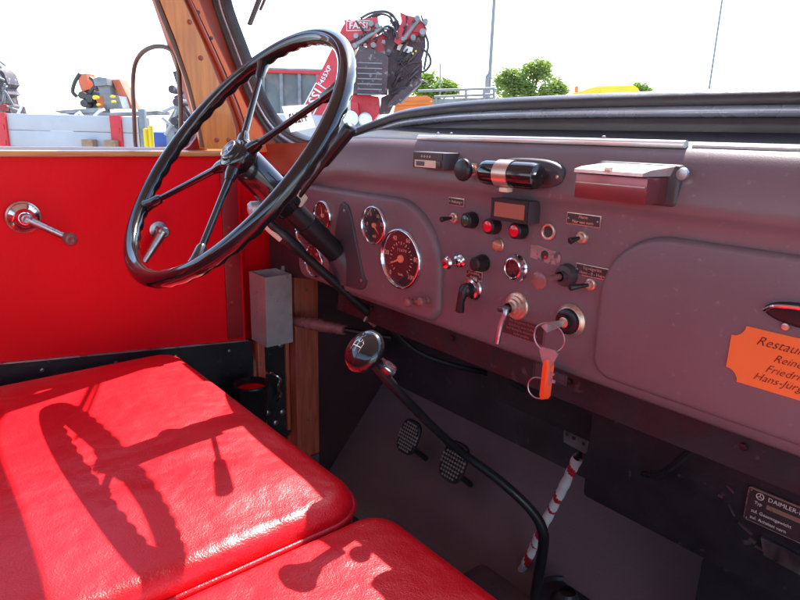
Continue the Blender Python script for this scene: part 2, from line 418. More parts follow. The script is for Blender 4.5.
# brown inner corner below the left end of the windscreen, with its small plate and trim line
MB().prism([(-1.37, .72, 2.02), (-1.37, .72, 1.955), (-1.10, .76, 1.94), (-1.10, .76, 2.00), (-1.12, .775, 2.03)], (0, .05, 0)).build('corner_panel', 'brown', cab)
MB().prism([(-1.37, .723, 1.955), (-1.37, .723, 1.70), (-1.16, .763, 1.72), (-1.10, .763, 1.94)], (0, .05, 0)).build('corner_panel', 'kick', cab)
MB().box((-1.235, .742, 1.985), (.055, .004, .014), ry=.1, bev=.001).build('corner_plate', 'reddark', cab)
# lower door post and the panel beside it
MB().box((-1.352, .800, 1.47), (.055, .070, .56), bev=.004).build('door_post', 'brownwood', cab)
MB().box((-1.352, .795, 1.165), (.058, .075, .05), bev=.003).build('post_foot', 'steel', cab)
MB().box((-1.365, .682, 1.36), (.03, .020, .62), bev=.003).build('door_post_trim', 'brownwood', cab)
pf = MB(); pf.box((-1.372, .72, 1.40), (.022, .085, .30)); pf.build('latch_board', 'blackpanel', cab)
pf2 = MB(); pf2.box((-1.360, .758, 1.405), (.014, .010, .27), bev=.002); pf2.box((-1.360, .7235, 1.545), (.014, .06, .010), bev=.002); pf2.build('latch_board_edge', 'brownwood', cab)
lb = bpy.context.scene.objects['latch_board']
for (yy, zz) in ((.700, 1.525), (.742, 1.515), (.700, 1.335), (.742, 1.325), (.722, 1.30)):
    MB().lathe((-1.3612, yy, zz), (1, 0, 0), [(0, .008), (.003, .0075), (.0045, .004), (.005, 0)], 14).build('screw', 'steel', lb)
lt = MB(); lt.tube(smooth_path([(-1.355, .690, 1.452), (-1.33, .700, 1.455), (-1.32, .716, 1.440), (-1.325, .712, 1.415), (-1.33, .722, 1.390), (-1.335, .712, 1.372)]), .0038, 8)
lt.lathe((-1.36, .690, 1.452), (1, 0, 0), [(0, .011), (.006, .009), (.01, 0)], 16); lt.build('door_latch', 'chrome', cab)
for (yy, zz) in ((.675, 1.48), (.80, 1.66), (.80, 1.30)):
    MB().lathe((-1.349 if yy < .7 else -1.3245, yy, zz), (1, 0, 0), [(0, .004), (.0015, .0035), (.002, 0)], 10).build('screw', 'steel', cab)

# ============================================================ DRIVER'S DOOR
DX = -1.36
door = thing('driver_door', 'red painted driver door with orange wooden sill and window frame', 'door', (DX, .2, 1.5))
# window opening: upright leans back as in the photo
def dz_(y): return 1.600-.105*(y-.13)
def yz(x, pts, th): return MB().prism([V((x, a, b)) for a, b in pts], (-th, 0, 0))
yz(DX, ((-.645, dz_(-.645)), (.645, dz_(.645)), (.645, 1.99), (-.645, 1.99)), .04).build('door_panel', 'red', door)
yz(DX+.003, ((-.66, 1.11), (.66, 1.11), (.66, dz_(.66)-.001), (-.66, dz_(-.66)-.001)), .03).build('kick_plate', 'blackpanel', door)
yz(DX+.0066, ((-.65, dz_(-.65)-.001), (.65, dz_(.65)-.001), (.65, dz_(.65)+.0025), (-.65, dz_(-.65)+.0025)), .006).build('edge_strip', 'steel', door)
for yy in (-.15, .02, .20, .34, .47, .60):
    MB().lathe((DX+.0032, yy, dz_(yy)-.022), (1, 0, 0), [(0, .004), (.0015, .0036), (.0025, 0)], 12).build('screw', 'steel', door)
sl_ = MB(); sl_.box((DX-.006, .0, 1.9975), (.062, 1.32, .011), bev=.003); sl_.build('door_sill', 'sill_wood', door)
sr = MB(); sr.box((DX-.045, .0, 2.0035), (.014, 1.30, .010), bev=.003); sr.build('sunlit_ledge', 'white', door)  # ledge outside the pane, its sunlit brightness put into white colour
hs = MB(); hs.box((DX+.0015, .618, 1.772), (.008, .040, .428), bev=.002); hs.build('hinge_edge', 'reddark', door)
for zz in (1.92, 1.83, 1.74, 1.65):
    MB().lathe((DX+.005, .612, zz), (1, 0, 0), [(0, .004), (.002, .0035), (.0025, 0)], 10).build('screw', 'brown', door)
# wooden front upright of the window (outline seen from inside)
wy = ((0.5613, 2.0072), (0.5581, 2.0304), (0.5517, 2.0719), (0.5365, 2.1441), (0.5124, 2.2237), (0.4853, 2.2949), (0.4745, 2.333), (0.5123, 2.339), (0.532, 2.3015), (0.5677, 2.2296), (0.5948, 2.1623), (0.6256, 2.0872), (0.6357, 2.049), (0.6362, 2.0075))
pw = MB(); pw.prism([V((-1.345, a, b)) for a, b in wy], (-.03, 0, 0))
fr_ = pw.build('window_upright', 'orange_wood', door)
for q in ((0.563, 2.1937), (0.5894, 2.0266), (0.6175, 2.027), (0.5436, 2.2615)):
    MB().lathe((-1.345, q[0], q[1]), (1, 0, 0), [(0, .0052), (.002, .0048), (.0028, .002), (.003, 0)], 14).build('screw', 'brown', fr_)
# dark rubber lip along the opening side of the upright
lp = MB(); lp.tube(smooth_path([V((-1.352, a, b)) for a, b in ((0.5599, 2.0112), (0.5553, 2.047), (0.5469, 2.0923), (0.5315, 2.1559), (0.507, 2.2276), (0.4818, 2.2954), (0.4711, 2.3335))]), .0055, 8); lp.build('window_rubber', 'mirrorframe', door)
# red rounded corner piece outside the upright
cp = MB(); cp.prism([V((-1.382, a, b)) for a, b in ((0.5812, 2.0038), (0.5288, 2.0036), (0.5428, 2.0123), (0.5574, 2.0296), (0.5684, 2.0598), (0.5727, 2.0939), (0.5818, 2.0943))], (-.01, 0, 0)); cp.build('window_corner', 'reddark', door)
# reddish upright strips between the wooden upright and the windscreen frame
st = MB(); st.prism([V((-1.366, a, b)) for a, b in ((0.6434, 2.0002), (0.6456, 2.0489), (0.6289, 2.1025), (0.5983, 2.1821), (0.5425, 2.3058), (0.5285, 2.3449), (0.5622, 2.3502), (0.5768, 2.3106), (0.5959, 2.2604), (0.6374, 2.1791), (0.6749, 2.1003), (0.711, 2.055), (0.7301, 2.0003))], (-.02, 0, 0))
uf = st.build('front_pillar_trim', 'brown', cab)
st = MB(); st.prism([V((-1.363, a, b)) for a, b in ((0.6768, 2.0004), (0.6715, 2.054), (0.6562, 2.0994), (0.6221, 2.1798), (0.5834, 2.2586), (0.5583, 2.3076), (0.544, 2.3469), (0.5588, 2.3492), (0.5734, 2.3097), (0.5923, 2.2596), (0.6337, 2.1786), (0.6709, 2.1001), (0.7068, 2.0526), (0.7232, 2.0004))], (-.002, 0, 0)); st.build('pillar_strip', 'orangepaint', cab)
rb = MB(); rb.tube([V((-1.362, a, b)) for a, b in smooth_path([(p[0], p[1]) for p in ((0.6662, 2.0004), (0.6609, 2.0493), (0.6459, 2.0968), (0.6123, 2.1789), (0.5515, 2.3065), (0.5371, 2.3419))], 4)], .005, 8); rb.build('trim_bead', 'brown', uf)
for q in ((0.5965, 2.238), (0.638, 2.1516), (0.6734, 2.0761), (0.5707, 2.2859)):
    MB().lathe((-1.363, q[0], q[1]), (1, 0, 0), [(0, .004), (.002, .0035), (.0025, 0)], 10).build('screw', 'rubber', uf)
# top rail and rear upright of the window
tr_ = MB(); tr_.box((DX+.0, -.06, 2.385), (.03, 1.1, .04), bev=.004); tr_.box((DX+.0, -.60, 2.2), (.03, .05, .42), bev=.004); tr_.build('window_rail', 'orange_wood', door)
wg = MB(); wg.face(wg.loop([(DX-.044, -.58, 2.0), (DX-.044, .56, 2.0), (DX-.044, .47, 2.37), (DX-.044, -.58, 2.37)])); wg.build('window_pane', 'sideglass', door, 0)
# window winder
wc = V((-1.357, 0.2021, 1.8799))
cr = MB(); cr.lathe(wc, (1, 0, 0), [(0, .030), (.005, .030), (.007, .027)], 32); e_ = cr.build('window_winder', 'brass', door)
m_ = MB(); m_.lathe(wc+V((.005, 0, 0)), (1, 0, 0), [(0, .0275), (.004, .026), (.009, .017), (.011, .016), (.02, .013), (.022, .012), (.024, 0)], 32); m_.build('escutcheon', 'chrome', e_)
we = V((-1.315, 0.2661, 1.8404))
m_ = MB(); hub_ = wc+V((.030, 0, 0)); m_.tube(smooth_path([hub_+V((-.006, 0, 0)), hub_, hub_+(we-hub_)*.5, we]), [.012, .011, .010, .0095, .009, .0085, .0083, .008, .008, .0078, .0075, .0072, .007, .007, .007, .007, .007, .0075, .0075][:19], 12); m_.build('winder_arm', 'steel', e_)
m_ = MB(); m_.lathe(we+V((-.004, 0, 0)), (1, 0, 0), [(0, 0), (0, .010), (.006, .012), (.026, .0125), (.030, .010), (.031, .006), (.028, 0)], 20); m_.build('winder_knob', 'grip', e_)
m_ = MB(); m_.lathe(hub_, (1, 0, 0), [(0, .0105), (.008, .009), (.009, .006), (.007, 0)], 20); m_.build('winder_nut', 'steel', e_)
# inside door handle
ha = V((-1.33, 0.4523, 1.8353)); hb = V((-1.325, 0.4066, 1.7761))
hd = MB(); hd.lathe(V((-1.362, ha.y, ha.z)), (1, 0, 0), [(0, .020), (.005, .019), (.007, .010), (.03, .009)], 24)
hd.tube([ha, ha+(hb-ha)*.15, ha+(hb-ha)*.6, hb], [.0118, .0105, .0085, .007], 12); hd.lathe(ha, (1, 0, 0), [(-.008, .0118), (.008, .0118), (.010, .009), (.010, 0)], 18)
hd.build('door_handle', 'steel', door)

# galvanised bin on the door post
bn = thing('sheet_metal_bin', 'open galvanised sheet metal bin fixed beside the door post', 'bin', (-1.31, .72, 1.56))
bx0, bx1, by0, by1, bz0, bz1 = -1.345, -1.268, .655, .724, 1.552, 1.722
t_ = .0015
bb = MB()
bb.box(((bx0+bx1)/2, by0, (bz0+bz1)/2), (bx1-bx0, t_, bz1-bz0)); bb.box(((bx0+bx1)/2, by1, (bz0+bz1)/2+.005), (bx1-bx0, t_, bz1-bz0-.01))
bb.box((bx1+t_/2, (by0+by1)/2, (bz0+bz1)/2), (t_, by1-by0+t_, bz1-bz0)); bb.box((bx0, (by0+by1)/2, (bz0+bz1)/2), (t_, by1-by0, bz1-bz0)); bb.box(((bx0+bx1)/2, (by0+by1)/2, bz0), (bx1-bx0, by1-by0, t_))
bb.build('bin_body', 'galv', bn, 0)
fl = MB(); fl.box((bx0+.03, by1+.012, 1.64), (.0015, .022, .185)); fl.build('flange', 'galv', bn, 0)
MB().lathe((bx0+.0315, by1+.014, 1.70), (1, 0, 0), [(0, .005), (.002, .0045), (.003, 0)], 12).build('screw', 'steel', bn)
cu_ = thing('cup', 'black round cup with a red lining on the floor beside the door', 'cup', (-1.28, .60, 1.30))
c_ = V((-1.27, 0.6116, 1.4708))
cc = MB(); cc.lathe((c_.x, c_.y, c_.z-.10), (0, 0, 1), [(0, 0), (0, .034), (.09, .040), (.096, .043), (.10, .042), (.10, .038), (.012, .032), (.012, 0)], 30); cc.build('cup_body', 'blacksat', cu_)
cc = MB(); cc.lathe((c_.x, c_.y, c_.z-.086), (0, 0, 1), [(0, 0), (0, .0315), (.07, .0362)], 30); cc.build('cup_lining', 'red', cu_)

# ============================================================ DASHBOARD
dash = thing('dashboard', 'dark painted metal dashboard with round gauges, switches and glove box', 'dashboard', (-.6, .7, 1.745))
prof = [(.75, 1.735), (.70, 1.738), (.686, 1.741), (.681, 1.746), (.68, 1.753), (.68, 1.80), (.68, 1.86), (.68, 1.92), (.680, 1.955), (.677, 1.966), (.672, 1.971), (.669, 1.977),
        (.669, 1.986), (.672, 2.000), (.678, 2.018), (.686, 2.032), (.695, 2.041), (.707, 2.0455), (.73, 2.050), (.77, 2.062), (.775, 2.04)]
b = MB(); rows = []
xs = [-1.175, -1.165, -1.15, -1.13, -1.10, -1.06, -1.02, -.98, -.93, -.88, -.80, -.70, -.60, -.50, -.40, -.30, -.20, -.10, .0, .10, .25, .40, .53]
for x in xs:
    t = max(0, min(1, (-.93-x)/.245)); s_ = t**2.2; row = []
    for (y, z) in prof:
        zz = z - s_*(z-1.76)*.22 ; yy = y + s_*.02 + (.012*max(0, t-.85)/.15)
        row.append((x, yy, zz))
    rows.append(b.loop(row))
for i in range(len(rows)-1): b.bridge(rows[i], rows[i+1], closed=False)
b.face(rows[0])
b.b.faces.ensure_lookup_table(); npf = len(prof)-1
for k, f in enumerate(b.b.faces):
    if k < (len(rows)-1)*npf and k % npf >= 16: f.material_index = 1
b.build('panel', ['dash', 'darktop'], dash, 40)
# darker padded cover strip seam and rail
rl = MB(); rl.tube([(-.795, .700, 2.0445), (-.64, .699, 2.046), (-.48, .699, 2.0465), (-.345, .700, 2.0465)], .0058, 14, flat=.8); rl.build('top_rail', 'rail', dash)
rl = MB(); rl.tube([(-.795, .6945, 2.0335), (-.60, .694, 2.035), (-.345, .6945, 2.0350)], .0020, 8); rl.build('rail_lip', 'rail', dash)
rl = MB(); rl.tube([(-.339, .703, 2.0450), (-.1, .703, 2.0450), (.52, .703, 2.0450)], .0022, 8); rl.build('edge_bead', 'rail', dash)
for x in (-.75, -.72, -.45): MB().lathe((x, .700, 2.0520), (0, 0, 1), [(0, .0025), (.002, .002), (.0024, 0)], 8).build('rail_screw', 'steel', dash)

# instrument cluster plate, raised with a soft edge
o_ = rrect(-1.145, 1.749, -.703, 1.946, (.03, .03, .115, .05), 10)
cl = MB(); cl.pad(o_, onface(D+.001), .011, .010, 5); clu = cl.build('instrument_plate', 'dash', dash, 60)
CF = D-.010
# glove box lid
o_ = rrect(-.417, 1.756, .10, 1.946, (.028, .028, .075, .085), 10)
gl_ = MB(); gl_.pad(o_, onface(D+.001), .009, .008, 4); gb = gl_.build('glove_box_lid', 'dash', dash, 60)
GF = D-.008
hnd = MB(); hnd.pad([(-.187+.040*math.cos(a), 1.8895+.0125*math.sin(a)) for a in [2*math.pi*k/28 for k in range(28)]], onface(GF+.001), .006, .004, 3); hnd.build('lid_handle', 'blacksat', gb)
hnd = MB(); hnd.tube(smooth_path([(-.226, GF-.003, 1.888), (-.215, GF-.008, 1.895), (-.19, GF-.010, 1.8985), (-.16, GF-.008, 1.895), (-.149, GF-.003, 1.888)]), .0022, 8); hnd.build('handle_edge', 'chrome', gb)
MB().lathe((-.205, GF-.001, 1.8755), (0, -1, 0), [(0, .004), (.002, .0035), (.003, 0)], 10).build('screw', 'brass', gb)
# orange plaque with notched corners
px0, px1, pz0, pz1, nr_ = -.2535, -.098, 1.805, 1.867, .013
ou = []
for (cx, cz, a0) in ((px0, pz0, 90), (px1, pz0, 180), (px1, pz1, 270), (px0, pz1, 0)):
    for k in range(7): a = R(a0-90*k/6); ou.append((cx+nr_*math.cos(a), cz+nr_*math.sin(a)))
pq = MB(); pq.pad(ou, onface(GF+.0005), .0022, .0004, 1); pq.build('plaque', 'orange', gb)
tx = MB()
for (s, q, sz) in (('Restauration', (-0.2289, 1.8558), .0138), ('Reiner', (-0.2104, 1.8417), .0115), ('Friedrich', (-0.2159, 1.8292), .0115), ('Hans-Jürgen', (-0.2257, 1.8183), .0115)):
    tx.text(s, (q[0], GF-.0020, q[1]-.001), sz, h=.0003, shear=.45, space=1.0, align='LEFT', bold=-.00022)
tx.build('plaque_lettering', 'ink', gb, 0)

# ---- gauges
def torus(b, c, d, Rr, r, n=48, m=10, mi=0):
    x, y, z = basis(d); c = V(c)
    b.tube([c+(x*math.cos(2*math.pi*i/n)+y*math.sin(2*math.pi*i/n))*Rr for i in range(n)], r, m, closed=True, mi=mi)
def gauge(x, z, r, ticks, needle_deg, nums=(), nr=.62, tr=.82, extra=()):
    y = CF
    a = MB(); a.lathe((x, y+.002, z), (0, -1, 0), [(0, r), (.005, r), (.0085, r*.975), (.009, r*.93), (.006, r*.885), (.003, r*.87)], 48)
    gg = a.build('gauge', 'chrome', dash, 60)
    a = MB(); a.lathe((x, y-.001, z), (0, -1, 0), [(0, 0), (0, r*.89)], 48); a.build('dial', 'dial', gg)
    t = MB()
    for i, ang in enumerate(ticks):
        q = R(ang); big = i % 2 == 0; l = .10 if big else .05
        cx, cz = x+r*(tr-l/2)*math.cos(q), z+r*(tr-l/2)*math.sin(q)
        t.box((cx, y-.0015, cz), (r*l, .0005, r*(.028 if big else .02)), ry=-q)
    for (s, ang, rr, sz) in nums:
        q = R(ang); t.text(s, (x+r*rr*math.cos(q), y-.0016, z+r*rr*math.sin(q)), r*sz, h=.0002)
    for (s, dx, dz, sz) in extra: t.text(s, (x+r*dx, y-.0016, z+r*dz), r*sz, h=.0002)
    t.build('dial_markings', 'dialred', gg, 0)
    nd = MB(); q = R(needle_deg); dx, dz = math.cos(q), math.sin(q)
    nd.prism([(x+dx*r*.62, y-.0035, z+dz*r*.62), (x-dz*r*.045, y-.0035, z+dx*r*.045), (x-dx*r*.15, y-.0035, z-dz*r*.15), (x+dz*r*.045, y-.0035, z-dx*r*.045)], (0, -.0008, 0))
    nd.lathe((x, y-.001, z), (0, -1, 0), [(0, r*.13), (.0035, r*.12), (.0045, 0)], 20); nd.build('needle', 'needle', gg)
    gl = MB(); gl.lathe((x, y-.0055, z), (0, -1, 0), [(0, r*.89), (.0008, r*.6), (.0014, r*.3), (.0016, 0)], 40); gl.build('gauge_glass', 'gaugeglass', gg)
    return gg
gauge(-.797, 1.844, .0525, [228-i*(276/20) for i in range(21)], 205,
      [('0', 226, .72+.03, .22), ('20', 172, .74, .22), ('40', 118, .72, .22), ('60', 62, .72, .22), ('80', 6, .74, .22), ('100', 314, .74, .22)], tr=.56,
      extra=[('km/h', 0, -.52, .12), ('1 2 4 7 0', .03, .28, .13)])
gauge(-.873, 1.892, .0350, [210, 180, 150, 120, 90, 60, 30, 0, -30], -40, [('10', 60, .55, .26), ('5', 120, .6, .26), ('0', 180, .6, .26), ('15', 10, .6, .26)], extra=[('atü', 0, -.55, .24)])
gauge(-1.040, 1.890, .0300, [200, 160, 120, 90, 60, 20, -20], 100, [('0', 200, .6, .3), ('100', 40, .5, .26)])
gauge(-1.112, 1.850, .0300, [200, 160, 120, 90, 60, 20, -20], 60, [('0', 200, .6, .3)])
gauge(-1.073, 1.793, .0340, [200, 160, 120, 90, 60, 20, -20], 130, [('40', 160, .5, .26), ('80', 60, .5, .26), ('120', 0, .5, .26)])
# little pair of knobs below the speedometer
for (x, z) in ((-0.7564, 1.7783), (-0.7243, 1.7872)):
    MB().lathe((x, CF, z), (0, -1, 0), [(0, .006), (.004, .006), (.006, .004), (.012, .004), (.014, .0075), (.020, .0078), (.023, .005), (.024, 0)], 18).build('pull_knob', 'grip', dash)
# column boot on the plate
bt = MB(); bo = [tuple(q) for q in smooth_loop([V((a, b2)) for a, b2 in ((-.962, 1.922), (-.945, 1.905), (-.905, 1.80), (-.893, 1.785), (-.915, 1.765), (-1.00, 1.768), (-1.020, 1.785), (-1.005, 1.83), (-.985, 1.905), (-.975, 1.922))], 5)]
bt.pad(bo, onface(CF+.001), .005, .003, 3); btp = bt.build('boot_plate', 'dashdark', dash, 50)
for (x, z) in ((-.963, 1.908), (-.908, 1.785)): MB().lathe((x, CF-.003, z), (0, -1, 0), [(0, .0035), (.002, .003), (.003, 0)], 10).build('screw', 'steel', btp)

# ---- switches, lamps and plates
def knurl(x, z, prof, m, name='switch', n=24, y=D, parent=None): return MB().lathe((x, y, z), (0, -1, 0), prof, n).build(name, m, parent or dash)
def plate(x0, z0, x1, z1, lines, sz, tilt=0, m='brass', dim=False):
    y = D-.0005; a = MB(); a.box(((x0+x1)/2, y-.0006, (z0+z1)/2), (x1-x0, .0012, z1-z0), bev=.0003); p = a.build('name_plate', m, dash)
    w = .0011; a = MB(); a.box(((x0+x1)/2, y-.0014, (z0+z1)/2), (x1-x0-2*w, .0008, z1-z0-2*w)); a.build('plate_field', 'plateback', p)
    t = MB(); n = len(lines)
    for i, l in enumerate(lines):
        t.text(l, ((x0+x1)/2, y-.0019, z1-(z1-z0)*(i+.5)/n*.86-(z1-z0)*.07), sz, h=.0002, bold=sz*.01)
    t.build('lettering', m, p, 0)
    if not dim:
        for xx in (x0+.0035, x1-.0035): MB().lathe((xx, y-.0017, (z0+z1)/2), (0, -1, 0), [(0, .0015), (.0012, .001), (.0014, 0)], 8).build('rivet', 'steel', p)
    return p
plate(-.697, 1.9455, -.664, 1.9575, ['Heizung'], .0062)
plate(-.478, 1.9435, -.428, 1.9585, ['Alarm', 'Nur von vorn'], .0056)
plate(-.457+.0, 1.8805, -.407, 1.8955, ['Signalgeräte', 'Horn - 0 - Hupe'], .0056)
plate(-.651, 1.838, -.618, 1.852, ['Warnblink', 'Anlage'], .0055)
plate(-.574, 1.7705, -.497, 1.7985, ['Bei längerem Halten', 'Zündung ausschalten', 'und Batterie abklemmen', 'Licht prüfen'], .0058, m='grip', dim=True)
def toggle(x, z, dx, dz, l, m='blacksat'):
    b_ = knurl(x, z, [(0, .0085), (.002, .0085), (.004, .0075), (.005, .0055), (.008, .005), (.008, 0)], 'brass', 'toggle_switch', 6 if l < .012 else 20)
    MB().tube([(x, D-.006, z), (x+dx*.5, D-.006-l*.5, z+dz*.5), (x+dx, D-.006-l, z+dz), (x+dx*1.08, D-.006-l*1.1, z+dz*1.08)], [.0022, .003, .0045, .0035], 12).build('lever', m, b_)
toggle(-.683, 1.927, -.006, -.002, .017)
toggle(-.452, 1.929, -.006, -.004, .012)
toggle(-.432, 1.8715, -.012, -.003, .020)
for (x, z, lens, nm) in ((-.645, 1.928, 'greenlens', 'green lamp'), (-.600, 1.925, 'redlens', ''), (-.551, 1.925, 'redlens', '')):
    p = knurl(x, z, [(0, .0125), (.006, .0125), (.008, .0118), (.015, .0112), (.0165, .0095), (.0165, .0085)], 'blacksat', 'push_button')
    MB().lathe((x, D-.0155, z), (0, -1, 0), [(0, .0084), (.002, .0078), (.003, .005), (.0035, 0)], 24).build('button_cap', lens, p)
p = knurl(-.591, 1.898, [(0, .0105), (.002, .0105), (.003, .0095)], 'brass', 'indicator_lamp')
MB().lathe((-.591, D-.002, 1.898), (0, -1, 0), [(0, .0092), (.004, .0082), (.007, .005), (.008, 0)], 24).build('lamp_lens', 'amberlens', p)
p = knurl(-.664, 1.862, [(0, .0095), (.003, .0095), (.005, .006), (.009, .0075), (.011, .0085), (.013, .005)], 'chrome', 'pull_knob')
MB().lathe((-.665, D-.012, 1.862), (0, -1, 0), [(0, .004), (.012, .004), (.014, .0095), (.018, .010), (.022, .0075), (.024, 0)], 24).build('knob_head', 'chrome', p)
p = knurl(-.618, 1.867, [(0, .013), (.006, .013), (.008, .012), (.013, .0115), (.020, .0105), (.022, .008), (.0225, 0)], 'blacksat', 'push_button')
# ring with a dark centre
p = MB(); torus(p, (-.505, D-.0015, 1.929), (0, -1, 0), .0095, .0022, 30, 8); p = p.build('ring_lamp', 'brass', dash)
MB().lathe((-.505, D, 1.929), (0, -1, 0), [(0, .0085), (.001, .0085), (.001, 0)], 20).build('ring_centre', 'rubber', p)
# bare rubbed patch with a hole
pp = MB(); pp.prism([(-.533, D-.0004, 1.907), (-.520, D-.0004, 1.9085), (-.498, D-.0004, 1.905), (-.484, D-.0004, 1.904), (-.482, D-.0004, 1.896), (-.483, D-.0004, 1.887), (-.500, D-.0004, 1.886), (-.518, D-.0004, 1.8885), (-.532, D-.0004, 1.8895)], (0, -.0004, 0)); pp = pp.build('rubbed_patch', mat('rubbed_paint', (.36, .20, .19), .6, 0, .3, 60, .4, 300, col2=(.12, .08, .08), c2scale=90, c2amt=.3), dash)
p = MB(); p.lathe((-.508, D-.0006, 1.897), (0, -1, 0), [(0, .0062), (.0006, .006), (.0008, 0)], 20); p.build('hole', 'rubber', pp)
MB().lathe((-.5055, D-.0014, 1.8945), (0, -1, 0), [(0, .0022), (.002, .0018), (.0025, 0)], 12).build('lamp_lens', 'redlens', pp)
# round socket with seven holes
sc = knurl(-.553, 1.871, [(0, .0195), (.003, .0195), (.004, .0185), (.006, .0175), (.008, .0165), (.012, .0155), (.013, .0135), (.012, .0125), (.012, 0)], 'chrome', 'socket', 36)
for k in range(7):
    a = R(60*k+10) if k < 6 else 0; rr = .0068 if k < 6 else 0
    MB().lathe((-.553+rr*math.cos(a), D-.0118, 1.871+rr*math.sin(a)), (0, -1, 0), [(0, .0019), (.0006, .0019), (.0006, 0)], 12).build('socket_hole', 'rubber', sc)
# long pull knob
p = knurl(-.469, 1.8765, [(0, .0155), (.003, .0155), (.006, .0145), (.010, .0135), (.011, .007), (.018, .0065)], 'dashdark', 'pull_knob', 28)
MB().cyl((-.470, D-.016, 1.8762), (-.472, D-.052, 1.8755), .0040).build('knob_shaft', 'grip', p)
MB().lathe((-.472, D-.050, 1.8755), (0, -1, 0), [(0, .004), (.001, .0105), (.004, .0118), (.007, .0115), (.0085, .009), (.0085, 0)], 28).build('knob_head', 'grip', p)
# rotary light switch with black lever
rs = knurl(-.634, 1.824, [(0, .0175), (.003, .0175), (.005, .0155), (.009, .015), (.010, .011), (.020, .010), (.022, .008), (.022, 0)], 'chrome', 'rotary_switch', 32)
MB().tube([(-.632, D-.018, 1.832), (-.634, D-.024, 1.822), (-.638, D-.024, 1.806), (-.641, D-.022, 1.790)], [.0065, .0075, .006, .0072], 12).build('switch_lever', 'blacksat', rs)
MB().lathe((-.634, D-.010, 1.824), (0, -1, 0), [(0, .0112), (.012, .0105), (.015, .008), (.016, 0)], 24).build('switch_boss', 'blacksat', rs)
# crank-shaped starter handle
sh = knurl(-.5475, 1.8165, [(0, .0205), (.003, .0205), (.005, .019), (.006, .0155), (.009, .015), (.010, .0115), (.014, .011), (.015, .008), (.022, .0075)], 'brass', 'starter_handle', 36)
hp = [(-.5475, D-.018, 1.8165), (-.5495, D-.036, 1.8168), (-0.5302, 0.634, 1.8204), (-0.5357, 0.632, 1.8008), (-0.5387, 0.63, 1.7727)]
MB().tube(smooth_path(hp, 5), .0042, 12).build('handle_rod', 'steel', sh)
# key switch
ks = knurl(-.4565, 1.8175, [(0, .0225), (.003, .0225), (.0045, .021), (.007, .0195), (.008, .0175)], 'brass', 'key_switch', 36)
MB().lathe((-.4565, D-.006, 1.8175), (0, -1, 0), [(0, .0172), (.006, .0165), (.008, .013), (.008, .0095), (.012, .009), (.012, 0)], 32).build('key_switch_body', 'blacksat', ks)
MB().lathe((-.4565, D-.015, 1.8175), (0, -1, 0), [(0, .0075), (.003, .007), (.004, .004), (.0035, 0)], 20).build('key_barrel', 'brass', ks)
# digital display box
p = MB(); p.box((-.5535, D-.013, 1.953), (.064, .026, .030), bev=.0015); dd = p.build('digital_display', 'dashdark', dash)
p = MB(); 
for (c, d) in (((-.5535, D-.0265, 1.9655), (.064, .002, .005)), ((-.5535, D-.0265, 1.9405), (.064, .002, .005)), ((-.583, D-.0265, 1.953), (.005, .002, .020)), ((-.524, D-.0265, 1.953), (.005, .002, .020))): p.box(c, d)
p.build('display_frame', 'blacksat', dd); MB().box((-.5535, D-.0262, 1.953), (.054, .001, .020)).build('display_window', 'lcd', dd)
# ---- clock box on the roll
YR = .648
p = MB(); p.box((-.712, YR-.008, 2.0135), (.068, .034, .0235), bev=.0015); ck = p.build('clock_box', 'dashdark', dash)
p = MB(); p.box((-.7125, YR-.0256, 2.0195), (.062, .0012, .0085)); p.build('clock_top_band', 'plateback', ck)
MB().box((-.7175, YR-.0256, 2.0085), (.046, .0012, .0105), bev=.0004).build('clock_screen', 'cream', ck)
MB().box((-.7275, YR-.0264, 2.0085), (.018, .0006, .0065)).build('clock_digits', 'greyink', ck)
MB().box((-.688, YR-.0262, 2.0085), (.009, .002, .0095), bev=.0006).build('clock_button', 'plateback', ck)
t = MB(); t.text('o o o o', (-.716, YR-.0262, 2.0195), .007, h=.0002); t.build('clock_lettering', 'pale', ck, 0)
# black round knob on brass neck
rk = p = knurl(-.640, 2.004, [(0, .009), (.004, .009), (.005, .0065), (.014, .0062), (.015, .0085), (.018, .0085)], 'brass', 'round_knob', 24, YR)
MB().lathe((-.640, YR-.017, 2.004), (0, -1, 0), [(0, .006), (.001, .014), (.004, .0155), (.008, .0152), (.011, .0125), (.0125, .006), (.013, 0)], 28).build('knob_head', 'blacksat', p)
# cylindrical reading lamp
p = MB(); p.pad([(-.536+.056*math.copysign(abs(math.cos(a))**.7, math.cos(a)), 2.005+.019*math.copysign(abs(math.sin(a))**.8, math.sin(a))) for a in [2*math.pi*k/36 for k in range(36)]], onface(YR+.004), .012, .006, 4)
lm = p.build('reading_lamp', 'dashdark', dash, 60)
lx0, lx1, ly, lz, lr = -.592, -.497, YR-.028, 2.004, .0165
MB().lathe((lx0, ly, lz), (1, 0, 0), [(0, 0), (.001, .010), (.004, .015), (.010, lr), (.085, lr), (.091, .015), (.094, .010), (.095, 0)], 32).build('lamp_barrel', 'black', lm)
MB().lathe((lx0+.030, ly, lz), (1, 0, 0), [(0, lr+.0002), (0, lr+.0012), (.024, lr+.0012), (.024, lr+.0002)], 32).build('lamp_sleeve', mat('sleeve_metal', (.62, .45, .36), .28, .75, .08, 30), lm)
MB().box((lx0+.045, ly-.004, lz-lr-.003), (.014, .012, .006), bev=.002).build('lamp_tab', 'cream', lm)
MB().lathe((-.488, YR-.006, 2.004), (0, -1, 0), [(0, .003), (.002, .0025), (.003, 0)], 10).build('screw', 'brass', lm)
